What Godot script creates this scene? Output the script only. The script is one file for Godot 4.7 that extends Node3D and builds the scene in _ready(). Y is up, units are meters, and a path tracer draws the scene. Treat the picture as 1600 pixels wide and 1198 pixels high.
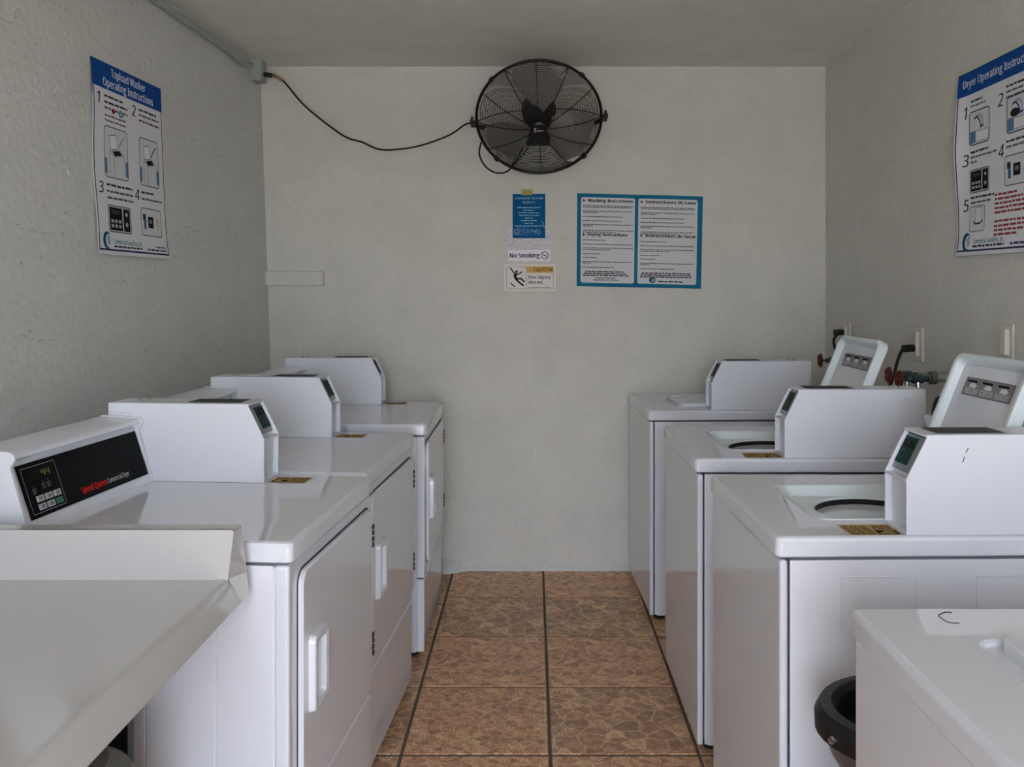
extends Node3D

# ---------------------------------------------------------------- measured camera
const FPX := 1350.0          # focal length in pixels of the 1600 x 1198 frame
const CX := 832.0            # vanishing point of the room's long axis
const CY := 455.0            # horizon
const EYE := 1.44            # camera height
const BACK := 4.459          # distance of the back wall
const CEIL := 2.6
const RIGHT := 1.512
const FRONT := -1.8         # distance of the front wall (behind the camera)

var M := {}
var rng := RandomNumberGenerator.new()
var taken := {}

# point of a pixel at distance d
func at(px, py, d) -> Vector3:
	return Vector3((px - CX) / FPX * d, EYE - (py - CY) / FPX * d, -d)

# the left wall leans a little and is not quite square with the back wall
func left_x(y, d) -> float:
	return -1.316 - 0.034 * y - 0.05 * (BACK - d)

func on_left(px, py) -> Vector3:
	var u = (px - CX) / FPX
	var v = (py - CY) / FPX
	var d = (-1.316 - 0.034 * EYE - 0.05 * BACK) / (u - 0.034 * v - 0.05)
	return at(px, py, d)

func on_right(px, py) -> Vector3:
	return at(px, py, RIGHT * FPX / (px - CX))

# ---------------------------------------------------------------- mesh building
class MB:
	var v := PackedVector3Array()
	var n := PackedVector3Array()
	var uv := PackedVector2Array()
	func tri(a: Vector3, b: Vector3, c: Vector3, na: Vector3, nb: Vector3, nc: Vector3, ua := Vector2.ZERO, ub := Vector2.ZERO, uc := Vector2.ZERO):
		var g := (b - a).cross(c - a)
		if g.length_squared() < 1e-18:
			return
		if g.dot(na + nb + nc) > 0.0:
			v.append_array([a, c, b]); n.append_array([na, nc, nb]); uv.append_array([ua, uc, ub])
		else:
			v.append_array([a, b, c]); n.append_array([na, nb, nc]); uv.append_array([ua, ub, uc])
	func quad(a: Vector3, b: Vector3, c: Vector3, d: Vector3, nn: Vector3, ua := Vector2(0, 0), ub := Vector2(1, 0), uc := Vector2(1, 1), ud := Vector2(0, 1)):
		tri(a, b, c, nn, nn, nn, ua, ub, uc)
		tri(a, c, d, nn, nn, nn, ua, uc, ud)
	func box(lo: Vector3, hi: Vector3, r := 0.0, t := Transform3D()):
		var c := (lo + hi) * 0.5
		var h := (hi - lo).abs() * 0.5
		r = minf(r, minf(h.x, minf(h.y, h.z)) * 0.98)
		for axis in 3:
			var a1 := (axis + 1) % 3
			var a2 := (axis + 2) % 3
			for sgn in [-1.0, 1.0]:
				var us := coords(h[a1], r)
				var vs := coords(h[a2], r)
				var pts := []
				for i in us.size():
					for j in vs.size():
						var p := Vector3.ZERO
						p[axis] = sgn * h[axis]
						p[a1] = us[i]
						p[a2] = vs[j]
						var nn := Vector3.ZERO
						nn[axis] = sgn
						if r > 0.0:
							var q := Vector3(clampf(p.x, -h.x + r, h.x - r), clampf(p.y, -h.y + r, h.y - r), clampf(p.z, -h.z + r, h.z - r))
							nn = (p - q).normalized()
							p = q + nn * r
						pts.append([t * (c + p), (t.basis * nn).normalized()])
				var w := vs.size()
				for i in us.size() - 1:
					for j in w - 1:
						var A = pts[i * w + j]
						var B = pts[(i + 1) * w + j]
						var C = pts[(i + 1) * w + j + 1]
						var D = pts[i * w + j + 1]
						tri(A[0], B[0], C[0], A[1], B[1], C[1])
						tri(A[0], C[0], D[0], A[1], C[1], D[1])
	func coords(h: float, r: float) -> Array:
		if r <= 0.0:
			return [-h, h]
		return [-h, -h + r * 0.45, -h + r, h - r, h - r * 0.45, h]
	# strips between closed loops that have the same number of points
	func loft(loops: Array, cap_first := false, cap_last := false, smooth := true):
		for k in loops.size() - 1:
			var A: PackedVector3Array = loops[k]
			var B: PackedVector3Array = loops[k + 1]
			var m := A.size()
			var fn := PackedVector3Array()
			for i in m:
				var j := (i + 1) % m
				var g := (B[i] - A[i] + B[j] - A[j]).cross(A[j] - A[i] + B[j] - B[i])
				fn.append(g.normalized())
			for i in m:
				var j := (i + 1) % m
				var ni := fn[i]
				var nj := fn[i]
				if smooth:
					var p := fn[(i + m - 1) % m]
					var q := fn[j]
					if p.dot(fn[i]) > 0.7:
						ni = (p + fn[i]).normalized()
					if q.dot(fn[i]) > 0.7:
						nj = (q + fn[i]).normalized()
				tri(A[i], A[j], B[j], ni, nj, nj)
				tri(A[i], B[j], B[i], ni, nj, ni)
		if cap_first:
			cap(loops[0], loops[1])
		if cap_last:
			cap(loops[-1], loops[-2])
	func cap(L: PackedVector3Array, other: PackedVector3Array):
		var c := Vector3.ZERO
		var o := Vector3.ZERO
		for i in L.size():
			c += L[i]
			o += other[i]
		c /= L.size()
		o /= L.size()
		var nn := Vector3.ZERO
		for i in L.size():
			nn += (L[i] - c).cross(L[(i + 1) % L.size()] - c)
		nn = nn.normalized()
		if nn.dot(c - o) < 0.0:
			nn = -nn
		for i in L.size():
			tri(c, L[i], L[(i + 1) % L.size()], nn, nn, nn)
	func tube(path: Array, r: float, sides := 8, caps := true, closed := false):
		var rings := []
		var nrm := []
		var m := path.size()
		var up := Vector3.UP
		for i in m:
			var a: Vector3 = path[(i + m - 1) % m] if closed else path[maxi(i - 1, 0)]
			var b: Vector3 = path[(i + 1) % m] if closed else path[mini(i + 1, m - 1)]
			var t := (b - a).normalized()
			if i == 0:
				up = Vector3.UP if absf(t.y) < 0.9 else Vector3.RIGHT
			var x := t.cross(up).normalized()
			if x.length() < 0.5:
				x = t.cross(Vector3.FORWARD).normalized()
			up = x.cross(t).normalized()
			var ring := PackedVector3Array()
			var rn := PackedVector3Array()
			for k in sides:
				var an := TAU * k / sides
				var dd := x * cos(an) + up * sin(an)
				ring.append(path[i] + dd * r)
				rn.append(dd)
			rings.append(ring)
			nrm.append(rn)
		for i in (m if closed else m - 1):
			var i2 := (i + 1) % m
			for k in sides:
				var k2 := (k + 1) % sides
				tri(rings[i][k], rings[i][k2], rings[i2][k2], nrm[i][k], nrm[i][k2], nrm[i2][k2])
				tri(rings[i][k], rings[i2][k2], rings[i2][k], nrm[i][k], nrm[i2][k2], nrm[i2][k])
		if caps and not closed:
			for e in [0, m - 1]:
				var o: Vector3 = path[e] - path[1 if e == 0 else m - 2]
				for k in sides:
					tri(path[e], rings[e][k], rings[e][(k + 1) % sides], o.normalized(), o.normalized(), o.normalized())
	# profile of (radius, height) turned about an axis
	func lathe(profile: Array, t: Transform3D, seg := 24, sx := 1.0):
		for i in profile.size() - 1:
			var p: Vector2 = profile[i]
			var q: Vector2 = profile[i + 1]
			var e := q - p
			var n2 := Vector2(e.y, -e.x).normalized()
			for k in seg:
				var a := TAU * k / seg
				var b := TAU * (k + 1) / seg
				var da := Vector3(cos(a) * sx, 0, sin(a))
				var db := Vector3(cos(b) * sx, 0, sin(b))
				var na := (t.basis * (Vector3(cos(a), 0, sin(a)) * n2.x + Vector3.UP * n2.y)).normalized()
				var nb := (t.basis * (Vector3(cos(b), 0, sin(b)) * n2.x + Vector3.UP * n2.y)).normalized()
				var P0 := t * (da * p.x + Vector3.UP * p.y)
				var P1 := t * (db * p.x + Vector3.UP * p.y)
				var Q0 := t * (da * q.x + Vector3.UP * q.y)
				var Q1 := t * (db * q.x + Vector3.UP * q.y)
				tri(P0, P1, Q1, na, nb, nb)
				tri(P0, Q1, Q0, na, nb, na)
	# a polygon given in the plane of two axes, thick along the third
	func prism(poly: PackedVector2Array, o: Vector3, ax: Vector3, ay: Vector3, along: Vector3, smooth := false):
		var idx := Geometry2D.triangulate_polygon(poly)
		var cn := ax.cross(ay).normalized()
		if cn.dot(along) < 0.0:
			cn = -cn
		for i in range(0, idx.size(), 3):
			var p := []
			for k in 3:
				var w := poly[idx[i + k]]
				p.append(o + ax * w.x + ay * w.y)
			tri(p[0], p[1], p[2], -cn, -cn, -cn)
			tri(p[0] + along, p[1] + along, p[2] + along, cn, cn, cn)
		var m := poly.size()
		var ccw := not Geometry2D.is_polygon_clockwise(poly)
		var en := []
		for i in m:
			var e := poly[(i + 1) % m] - poly[i]
			var q := Vector2(e.y, -e.x).normalized() * (1.0 if ccw else -1.0)
			en.append((ax * q.x + ay * q.y).normalized())
		for i in m:
			var j := (i + 1) % m
			var a := o + ax * poly[i].x + ay * poly[i].y
			var b := o + ax * poly[j].x + ay * poly[j].y
			var ni: Vector3 = en[i]
			var nj: Vector3 = en[i]
			if smooth:
				var pv: Vector3 = en[(i + m - 1) % m]
				var nx: Vector3 = en[j]
				if pv.dot(ni) > 0.6:
					ni = (pv + en[i]).normalized()
				if nx.dot(nj) > 0.6:
					nj = (nx + en[i]).normalized()
			tri(a, b, b + along, ni, nj, nj)
			tri(a, b + along, a + along, ni, nj, ni)
	func mesh() -> ArrayMesh:
		var arr := []
		arr.resize(Mesh.ARRAY_MAX)
		arr[Mesh.ARRAY_VERTEX] = v
		arr[Mesh.ARRAY_NORMAL] = n
		arr[Mesh.ARRAY_TEX_UV] = uv
		var am := ArrayMesh.new()
		am.add_surface_from_arrays(Mesh.PRIMITIVE_TRIANGLES, arr)
		return am

# perimeter of a rounded rectangle; edge points between the corners so that it can meet a circle
static func rounded(hx: float, hy: float, r: float, nc := 4, ne := 0) -> PackedVector2Array:
	var out := PackedVector2Array()
	var cs := [Vector2(hx - r, hy - r), Vector2(-hx + r, hy - r), Vector2(-hx + r, -hy + r), Vector2(hx - r, -hy + r)]
	for c in 4:
		for k in nc + 1:
			var a: float = PI / 2 * (c + float(k) / nc)
			out.append(cs[c] + Vector2(cos(a), sin(a)) * r)
		var p := out[-1]
		var a2: float = PI / 2 * (c + 1)
		var q: Vector2 = cs[(c + 1) % 4] + Vector2(cos(a2), sin(a2)) * r
		for k in ne:
			out.append(p.lerp(q, float(k + 1) / (ne + 1)))
	return out

static func smooth_path(pts: Array, per := 8, closed := false) -> Array:
	var out := []
	var m := pts.size()
	for i in (m if closed else m - 1):
		var p0: Vector3 = pts[(i + m - 1) % m] if closed else pts[maxi(i - 1, 0)]
		var p1: Vector3 = pts[i]
		var p2: Vector3 = pts[(i + 1) % m]
		var p3: Vector3 = pts[(i + 2) % m] if closed else pts[mini(i + 2, m - 1)]
		for k in per:
			out.append(p1.cubic_interpolate(p2, p0, p3, float(k) / per))
	if not closed:
		out.append(pts[-1])
	return out

# ---------------------------------------------------------------- nodes
func numbered(called: String) -> String:
	if not taken.has(called):
		taken[called] = 0
		return called
	taken[called] += 1
	return "%s_%03d" % [called, taken[called]]

func part(called: String, mb, mat, parent, label := "") -> MeshInstance3D:
	var o := MeshInstance3D.new()
	o.name = called
	o.mesh = mb.mesh() if mb is MB else mb
	o.material_override = mat
	parent.add_child(o, true)
	if label:
		o.set_meta("label", label)
	return o

func thing(called: String, label: String, category: String, pos := Vector3.ZERO, turn := 0.0, group := "") -> Node3D:
	var o := Node3D.new()
	o.name = numbered(called)
	add_child(o)
	o.position = pos
	o.rotation.y = turn
	o.set_meta("label", label)
	o.set_meta("category", category)
	if group:
		o.set_meta("group", group)
	return o

func single(called: String, mb, mat, label: String, category: String, group := "") -> MeshInstance3D:
	var o := part(numbered(called), mb, mat, self, label)
	o.set_meta("category", category)
	if group:
		o.set_meta("group", group)
	return o

func struct(called: String, mb, mat, label := "") -> MeshInstance3D:
	var o := part(called, mb, mat, self, label)
	o.set_meta("kind", "structure")
	return o

func mat(key: String, c: Color, rough := 0.6, metal := 0.0) -> StandardMaterial3D:
	var m := StandardMaterial3D.new()
	m.albedo_color = c
	m.roughness = rough
	m.metallic = metal
	if key == "enamel":
		m.metallic_specular = 0.6
	m.cull_mode = BaseMaterial3D.CULL_DISABLED
	M[key] = m
	return m

func noise(seed_: int, freq: float, type := FastNoiseLite.TYPE_SIMPLEX_SMOOTH, oct := 4) -> FastNoiseLite:
	var f := FastNoiseLite.new()
	f.seed = seed_
	f.noise_type = type
	f.frequency = freq
	f.fractal_octaves = oct
	return f

# ---------------------------------------------------------------- flat print
class Print:
	var im: Image
	var w: int
	var h: int
	func _init(ww: int, hh: int, c: Color):
		w = ww * 2
		h = hh * 2
		im = Image.create(w, h, false, Image.FORMAT_RGBA8)
		im.fill(c)
	func rect(x: float, y: float, ww: float, hh: float, c: Color):
		im.fill_rect(Rect2i(roundi(x * 2), roundi(y * 2), maxi(1, roundi(ww * 2)), maxi(1, roundi(hh * 2))), c)
	func tri(a: Vector2, b: Vector2, c: Vector2, col: Color):
		var p := [a * 2.0, b * 2.0, c * 2.0]
		p.sort_custom(func(q, r): return q.y < r.y)
		var y0 := maxi(0, ceili(p[0].y - 0.5))
		var y1 := mini(h - 1, floori(p[2].y - 0.5))
		for y in range(y0, y1 + 1):
			var yy := y + 0.5
			var xa: float = edge(p[0], p[2], yy)
			var xb: float = edge(p[0], p[1], yy) if yy < p[1].y else edge(p[1], p[2], yy)
			var lo := ceili(minf(xa, xb) - 0.5)
			var hi := floori(maxf(xa, xb) - 0.5)
			if hi >= lo:
				im.fill_rect(Rect2i(lo, y, hi - lo + 1, 1), col)
	func edge(a: Vector2, b: Vector2, y: float) -> float:
		return a.x if absf(b.y - a.y) < 1e-6 else a.x + (b.x - a.x) * (y - a.y) / (b.y - a.y)
	func poly(pts: PackedVector2Array, col: Color):
		var idx := Geometry2D.triangulate_polygon(pts)
		for i in range(0, idx.size(), 3):
			tri(pts[idx[i]], pts[idx[i + 1]], pts[idx[i + 2]], col)
	func line(a: Vector2, b: Vector2, wd: float, col: Color):
		var q := (b - a).normalized().orthogonal() * wd * 0.5
		tri(a + q, b + q, b - q, col)
		tri(a + q, b - q, a - q, col)
	func path(pts: Array, wd: float, col: Color):
		for i in pts.size() - 1:
			line(pts[i], pts[i + 1], wd, col)
			disc(pts[i + 1], wd * 0.5, wd * 0.5, col, 8)
	func disc(c: Vector2, rx: float, ry: float, col: Color, seg := 24):
		for k in seg:
			tri(c, c + Vector2(cos(TAU * k / seg) * rx, sin(TAU * k / seg) * ry), c + Vector2(cos(TAU * (k + 1) / seg) * rx, sin(TAU * (k + 1) / seg) * ry), col)
	func rr(x: float, y: float, ww: float, hh: float, r: float, col: Color):
		rect(x + r, y, ww - 2 * r, hh, col)
		rect(x, y + r, ww, hh - 2 * r, col)
		for cx in [x + r, x + ww - r]:
			for cy in [y + r, y + hh - r]:
				disc(Vector2(cx, cy), r, r, col, 16)
	func frame(x: float, y: float, ww: float, hh: float, r: float, wd: float, col: Color, inside: Color):
		rr(x, y, ww, hh, r, col)
		rr(x + wd, y + wd, ww - 2 * wd, hh - 2 * wd, maxf(r - wd, 0.5), inside)
	# words; align 0 left, 0.5 middle, 1 right; y is the base line
	func text(s: String, x: float, y: float, size: float, col: Color, fonts: String, align := 0.0, bold := 0.0, slant := 0.0, fit := 0.0):
		var tm := TextMesh.new()
		var f := SystemFont.new()
		f.font_names = PackedStringArray([fonts])
		tm.font = f
		tm.font_size = 64
		tm.pixel_size = 1.0
		tm.depth = 0.0
		tm.curve_step = 3.0
		tm.text = s
		var arr := tm.get_mesh_arrays()
		if arr.is_empty() or arr[Mesh.ARRAY_VERTEX] == null:
			return
		var vs: PackedVector3Array = arr[Mesh.ARRAY_VERTEX]
		var ix = arr[Mesh.ARRAY_INDEX]
		var lo := Vector2(1e9, 1e9)
		var hi := -lo
		for q in vs:
			lo = Vector2(minf(lo.x, q.x), minf(lo.y, q.y))
			hi = Vector2(maxf(hi.x, q.x), maxf(hi.y, q.y))
		var base := lo.y
		for ch in ["g", "j", "p", "q", "y", "Q", ","]:
			if s.contains(ch):
				base = lo.y + 64 * 0.21
				break
		var k := size / 64.0
		var kx := k
		if fit > 0.0:
			kx = fit / (hi.x - lo.x)
		var x0 := x - (hi.x - lo.x) * kx * align
		var cnt: int = ix.size() if ix != null and ix.size() > 0 else vs.size()
		for i in range(0, cnt, 3):
			var t := []
			for j in 3:
				var q: Vector3 = vs[ix[i + j]] if ix != null and ix.size() > 0 else vs[i + j]
				var yy := (q.y - base) * k
				t.append(Vector2(x0 + (q.x - lo.x) * kx + yy * slant, y - yy))
			tri(t[0], t[1], t[2], col)
			if bold > 0.0:
				var o := Vector2(bold, 0)
				tri(t[0] + o, t[1] + o, t[2] + o, col)
				tri(t[0] + o * 0.5, t[1] + o * 0.5, t[2] + o * 0.5, col)
	# a line of small print, too fine to read: word-long dashes
	func fine(x: float, y: float, ww: float, hh: float, col: Color, r: RandomNumberGenerator):
		var p := x
		while p < x + ww:
			var l := r.randf_range(1.6, 5.5) * hh
			l = minf(l, x + ww - p)
			rect(p, y + r.randf_range(-0.1, 0.1) * hh, l, hh, col)
			p += l + hh * 0.7
	func tex() -> ImageTexture:
		var o: Image = im.duplicate()
		o.resize(w / 2, h / 2, Image.INTERPOLATE_BILINEAR)
		return ImageTexture.create_from_image(o)

func printed(p: Print, rough := 0.8) -> StandardMaterial3D:
	var m := StandardMaterial3D.new()
	m.albedo_texture = p.tex()
	m.roughness = rough
	m.metallic_specular = 0.15
	m.cull_mode = BaseMaterial3D.CULL_DISABLED
	m.texture_repeat = false
	return m

# a sheet of paper: corners in order top left, top right, bottom right, bottom left; lift(u, v) bends it away from the wall
func sheet(c: Array, out: Vector3, thick: float, lift = null, nu := 12, nv := 16) -> MB:
	var mb := MB.new()
	var pos := []
	for j in nv + 1:
		for i in nu + 1:
			var u := float(i) / nu
			var v := float(j) / nv
			var p: Vector3 = (c[0] as Vector3).lerp(c[1], u).lerp((c[3] as Vector3).lerp(c[2], u), v)
			var l: float = lift.call(u, v) if lift != null else 0.0
			pos.append(p + out * (thick + l))
	var w := nu + 1
	var nr := []
	for j in nv + 1:
		for i in nu + 1:
			var a: Vector3 = pos[j * w + mini(i + 1, nu)] - pos[j * w + maxi(i - 1, 0)]
			var b: Vector3 = pos[mini(j + 1, nv) * w + i] - pos[maxi(j - 1, 0) * w + i]
			var n2 := a.cross(b).normalized()
			nr.append(n2 if n2.dot(out) > 0 else -n2)
	for j in nv:
		for i in nu:
			var a := j * w + i
			var b := a + 1
			var d := a + w
			var e := d + 1
			var ua := Vector2(float(i) / nu, float(j) / nv)
			var ub := Vector2(float(i + 1) / nu, float(j) / nv)
			var ud := Vector2(float(i) / nu, float(j + 1) / nv)
			var ue := Vector2(float(i + 1) / nu, float(j + 1) / nv)
			mb.tri(pos[a], pos[b], pos[e], nr[a], nr[b], nr[e], ua, ub, ue)
			mb.tri(pos[a], pos[e], pos[d], nr[a], nr[e], nr[d], ua, ue, ud)
	# edges back towards the wall give it its thickness
	var rim := []
	for i in nu: rim.append([i, i + 1, Vector2(float(i) / nu, 0.0)])
	for i in nu: rim.append([nv * w + i, nv * w + i + 1, Vector2(float(i) / nu, 1.0)])
	for j in nv: rim.append([j * w, (j + 1) * w, Vector2(0.0, float(j) / nv)])
	for j in nv: rim.append([j * w + nu, (j + 1) * w + nu, Vector2(1.0, float(j) / nv)])
	var mid := (c[0] + c[1] + c[2] + c[3]) as Vector3 / 4.0
	for e in rim:
		var a: Vector3 = pos[e[0]]
		var b: Vector3 = pos[e[1]]
		var n3 := (b - a).cross(out).normalized()
		if n3.dot(a - mid) < 0:
			n3 = -n3
		mb.quad(a, b, b - out * thick * 0.8, a - out * thick * 0.8, n3, e[2], e[2], e[2], e[2])
	return mb

# ================================================================ scene
func _ready():
	rng.seed = 11
	# ---- camera
	var cam := Camera3D.new()
	cam.name = "camera"
	add_child(cam)
	cam.position = Vector3(0, EYE, 0)
	var near := 0.05
	cam.set_frustum(near * 1198.0 / FPX, Vector2((800.0 - CX) / FPX, -(599.0 - CY) / FPX) * near, near, 60.0)
	cam.current = true
	# ---- sky and exposure
	var we := WorldEnvironment.new()
	we.name = "world"
	var env := Environment.new()
	env.background_mode = Environment.BG_SKY
	var sky := Sky.new()
	var sm := ProceduralSkyMaterial.new()
	sm.sky_top_color = Color(0.86, 0.915, 1.0)
	sm.sky_horizon_color = Color(0.94, 0.962, 1.0)
	sm.ground_horizon_color = Color(0.62, 0.62, 0.62)
	sm.ground_bottom_color = Color(0.45, 0.45, 0.45)
	sm.sky_energy_multiplier = 1.0
	sky.sky_material = sm
	env.sky = sky
	env.tonemap_mode = Environment.TONE_MAPPER_LINEAR
	env.tonemap_exposure = 11.9
	env.sdfgi_enabled = true
	env.ssao_enabled = true
	env.ssil_enabled = true
	we.environment = env
	add_child(we)

	# ---- the sun stands behind the building: it lights the pavement outside, not the room itself
	var sun := DirectionalLight3D.new()
	sun.name = "sun"
	sun.rotation = Vector3(deg_to_rad(-56), deg_to_rad(180 + 24), 0)
	sun.light_energy = 1.15
	sun.light_color = Color(1.0, 0.97, 0.92)
	sun.shadow_enabled = true
	add_child(sun)

	materials()
	room()
	var d1 = dryer(Vector3(-0.505, 0, -1.79), -0.078, 0.645, "white dryer beside the counter, its lit black control panel fully in view", true)
	dryer(Vector3(-0.483, 0, -2.475), -0.06, 0.69, "middle white dryer of the row of three, between two other dryers", false)
	dryer(Vector3(-0.424, 0, -3.385), 0.008, 0.70, "white dryer at the end of the row, against the back wall", false)
	washer(Vector3(0.512, 0, -3.77), 0.03, 0.62, "white washer with closed lid, in the corner by the back wall", false, true)
	washer(Vector3(0.514, 0, -2.69), 0.0, 0.65, "middle white washer, lid open, between the corner washer and another open one", true, true)
	washer(Vector3(0.524, 0, -1.83), 0.022, 0.615, "white open-lidded washer with scratched coin box, beside the black tub", true, true)
	washer(Vector3(0.530, 0, -0.79), 0.0, 0.632, "white washer with closed lid and no coin box, opposite the counter", false, false)
	counter()
	fan()
	wiring()
	signs()
	plumbing()
	bins()

# ---------------------------------------------------------------- materials
func materials():
	mat("enamel", Color(0.89, 0.90, 0.93), 0.055)
	mat("enamel_side", Color(0.90, 0.905, 0.935), 0.2)
	mat("powder", Color(0.89, 0.90, 0.93), 0.42)
	mat("plastic_white", Color(0.88, 0.92, 0.93), 0.3)
	mat("laminate", Color(0.77, 0.765, 0.76), 0.12)
	mat("black_gloss", Color(0.035, 0.035, 0.04), 0.3)
	mat("black", Color(0.05, 0.05, 0.055), 0.5)
	mat("black_wire", Color(0.045, 0.042, 0.045), 0.45, 0.2)
	mat("rubber", Color(0.04, 0.04, 0.04), 0.7)
	mat("seam", Color(0.20, 0.21, 0.24), 0.7)
	mat("steel", Color(0.62, 0.63, 0.65), 0.3, 0.9)
	mat("chrome", Color(0.8, 0.8, 0.82), 0.12, 1.0)
	mat("mech", Color(0.60, 0.62, 0.63), 0.35, 0.5)
	mat("decal", Color(0.33, 0.34, 0.35), 0.5)
	mat("green_key", Color(0.02, 0.40, 0.28), 0.4)
	mat("key", Color(0.72, 0.72, 0.73), 0.4)
	mat("red_valve", Color(0.42, 0.06, 0.07), 0.5)
	mat("brass", Color(0.42, 0.39, 0.34), 0.4, 0.7)
	mat("teal_metal", Color(0.18, 0.26, 0.27), 0.5, 0.3)
	mat("plate", Color(0.83, 0.815, 0.765), 0.5)
	mat("painted_metal", Color(0.62, 0.65, 0.64), 0.5)
	mat("tape", Color(0.62, 0.56, 0.10), 0.4)
	mat("tan_tape", Color(0.62, 0.52, 0.38), 0.6)
	mat("grey_plastic", Color(0.40, 0.40, 0.36), 0.5)
	mat("tub_grey", Color(0.36, 0.36, 0.39), 0.38)
	mat("rust", Color(0.28, 0.20, 0.15), 0.8)
	mat("grout", Color(0.40, 0.345, 0.30), 0.95)
	# plaster: paint colour with a fine mottle, trowelled relief
	plaster("plaster", 3, Color(0.84, 0.832, 0.80), 0.45, false)
	plaster("plaster_rough", 8, Color(0.825, 0.828, 0.815), 0.8, true)
	plaster("plaster_ceiling", 21, Color(0.88, 0.87, 0.835), 0.3, false)
	var c := StandardMaterial3D.new()
	c.albedo_color = Color(0.72, 0.71, 0.69)
	c.roughness = 0.95
	M["concrete"] = c
	# flagstone-printed floor tiles, three prints
	for k in 3:
		M["tile%d" % k] = tile_material(k)

func plaster(key: String, sd: int, col: Color, depth: float, chips: bool):
	var m := mat(key, Color.WHITE, 0.75)
	var S := 1024
	var a := noise(sd, 0.006).get_image(S, S, false, false, false)
	var b := noise(sd + 1, 0.05, FastNoiseLite.TYPE_SIMPLEX_SMOOTH, 3).get_image(S, S, false, false, false)
	var A := a.get_data()
	var B := b.get_data()
	var rgb := PackedByteArray()
	rgb.resize(S * S * 3)
	var hgt := PackedByteArray()
	hgt.resize(S * S)
	for i in S * S:
		var f: float = 1.0 + (A[i] - 128) / 255.0 * 0.06 + (B[i] - 128) / 255.0 * 0.035
		rgb[i * 3] = clampi(int(col.r * f * 255.0), 0, 255)
		rgb[i * 3 + 1] = clampi(int(col.g * f * 255.0), 0, 255)
		rgb[i * 3 + 2] = clampi(int(col.b * f * 255.0), 0, 255)
		hgt[i] = clampi(int(A[i] * 0.45 + B[i] * 0.55), 0, 255)
	var al := Image.create_from_data(S, S, false, Image.FORMAT_RGB8, rgb)
	var hi := Image.create_from_data(S, S, false, Image.FORMAT_L8, hgt)
	var r := RandomNumberGenerator.new()
	r.seed = sd
	# hairline cracks and chips in the paint
	var cracks := 9 if chips else 2
	for k in cracks:
		var p := Vector2(r.randf() * S, r.randf() * S)
		var dir := Vector2.RIGHT.rotated(r.randf_range(-0.25, 0.25))
		for s in r.randi_range(30, 120):
			dir = dir.rotated(r.randf_range(-0.35, 0.35)).lerp(Vector2(signf(dir.x), 0), 0.1).normalized()
			p += dir * 2.5
			var x := posmod(int(p.x), S)
			var y := posmod(int(p.y), S)
			if r.randf() < 0.75:
				hi.fill_rect(Rect2i(x, y, 3, 1 + r.randi() % 2), Color(0.1, 0.1, 0.1))
			if r.randf() < 0.12:
				al.fill_rect(Rect2i(x, y, r.randi_range(1, 4), 1), Color(col.r * 0.62, col.g * 0.6, col.b * 0.56))
	for k in (260 if chips else 26):
		var x := r.randi() % S
		var y := r.randi() % S
		var w := r.randi_range(1, 5)
		var hh := r.randi_range(1, 3)
		hi.fill_rect(Rect2i(x, y, w + 1, hh + 1), Color(0.15, 0.15, 0.15) if r.randf() < 0.6 else Color(0.85, 0.85, 0.85))
		if r.randf() < 0.25:
			al.fill_rect(Rect2i(x, y, maxi(1, w - 1), hh), Color(col.r * 0.7, col.g * 0.67, col.b * 0.62))
	var nm: Image = hi.duplicate()
	nm.convert(Image.FORMAT_RGBA8)
	nm.bump_map_to_normal_map(3.0)
	m.albedo_texture = ImageTexture.create_from_image(al)
	m.normal_enabled = true
	m.normal_texture = ImageTexture.create_from_image(nm)
	m.normal_scale = depth
	m.uv1_triplanar = true
	m.uv1_world_triplanar = true
	m.uv1_scale = Vector3.ONE * 0.5

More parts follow.
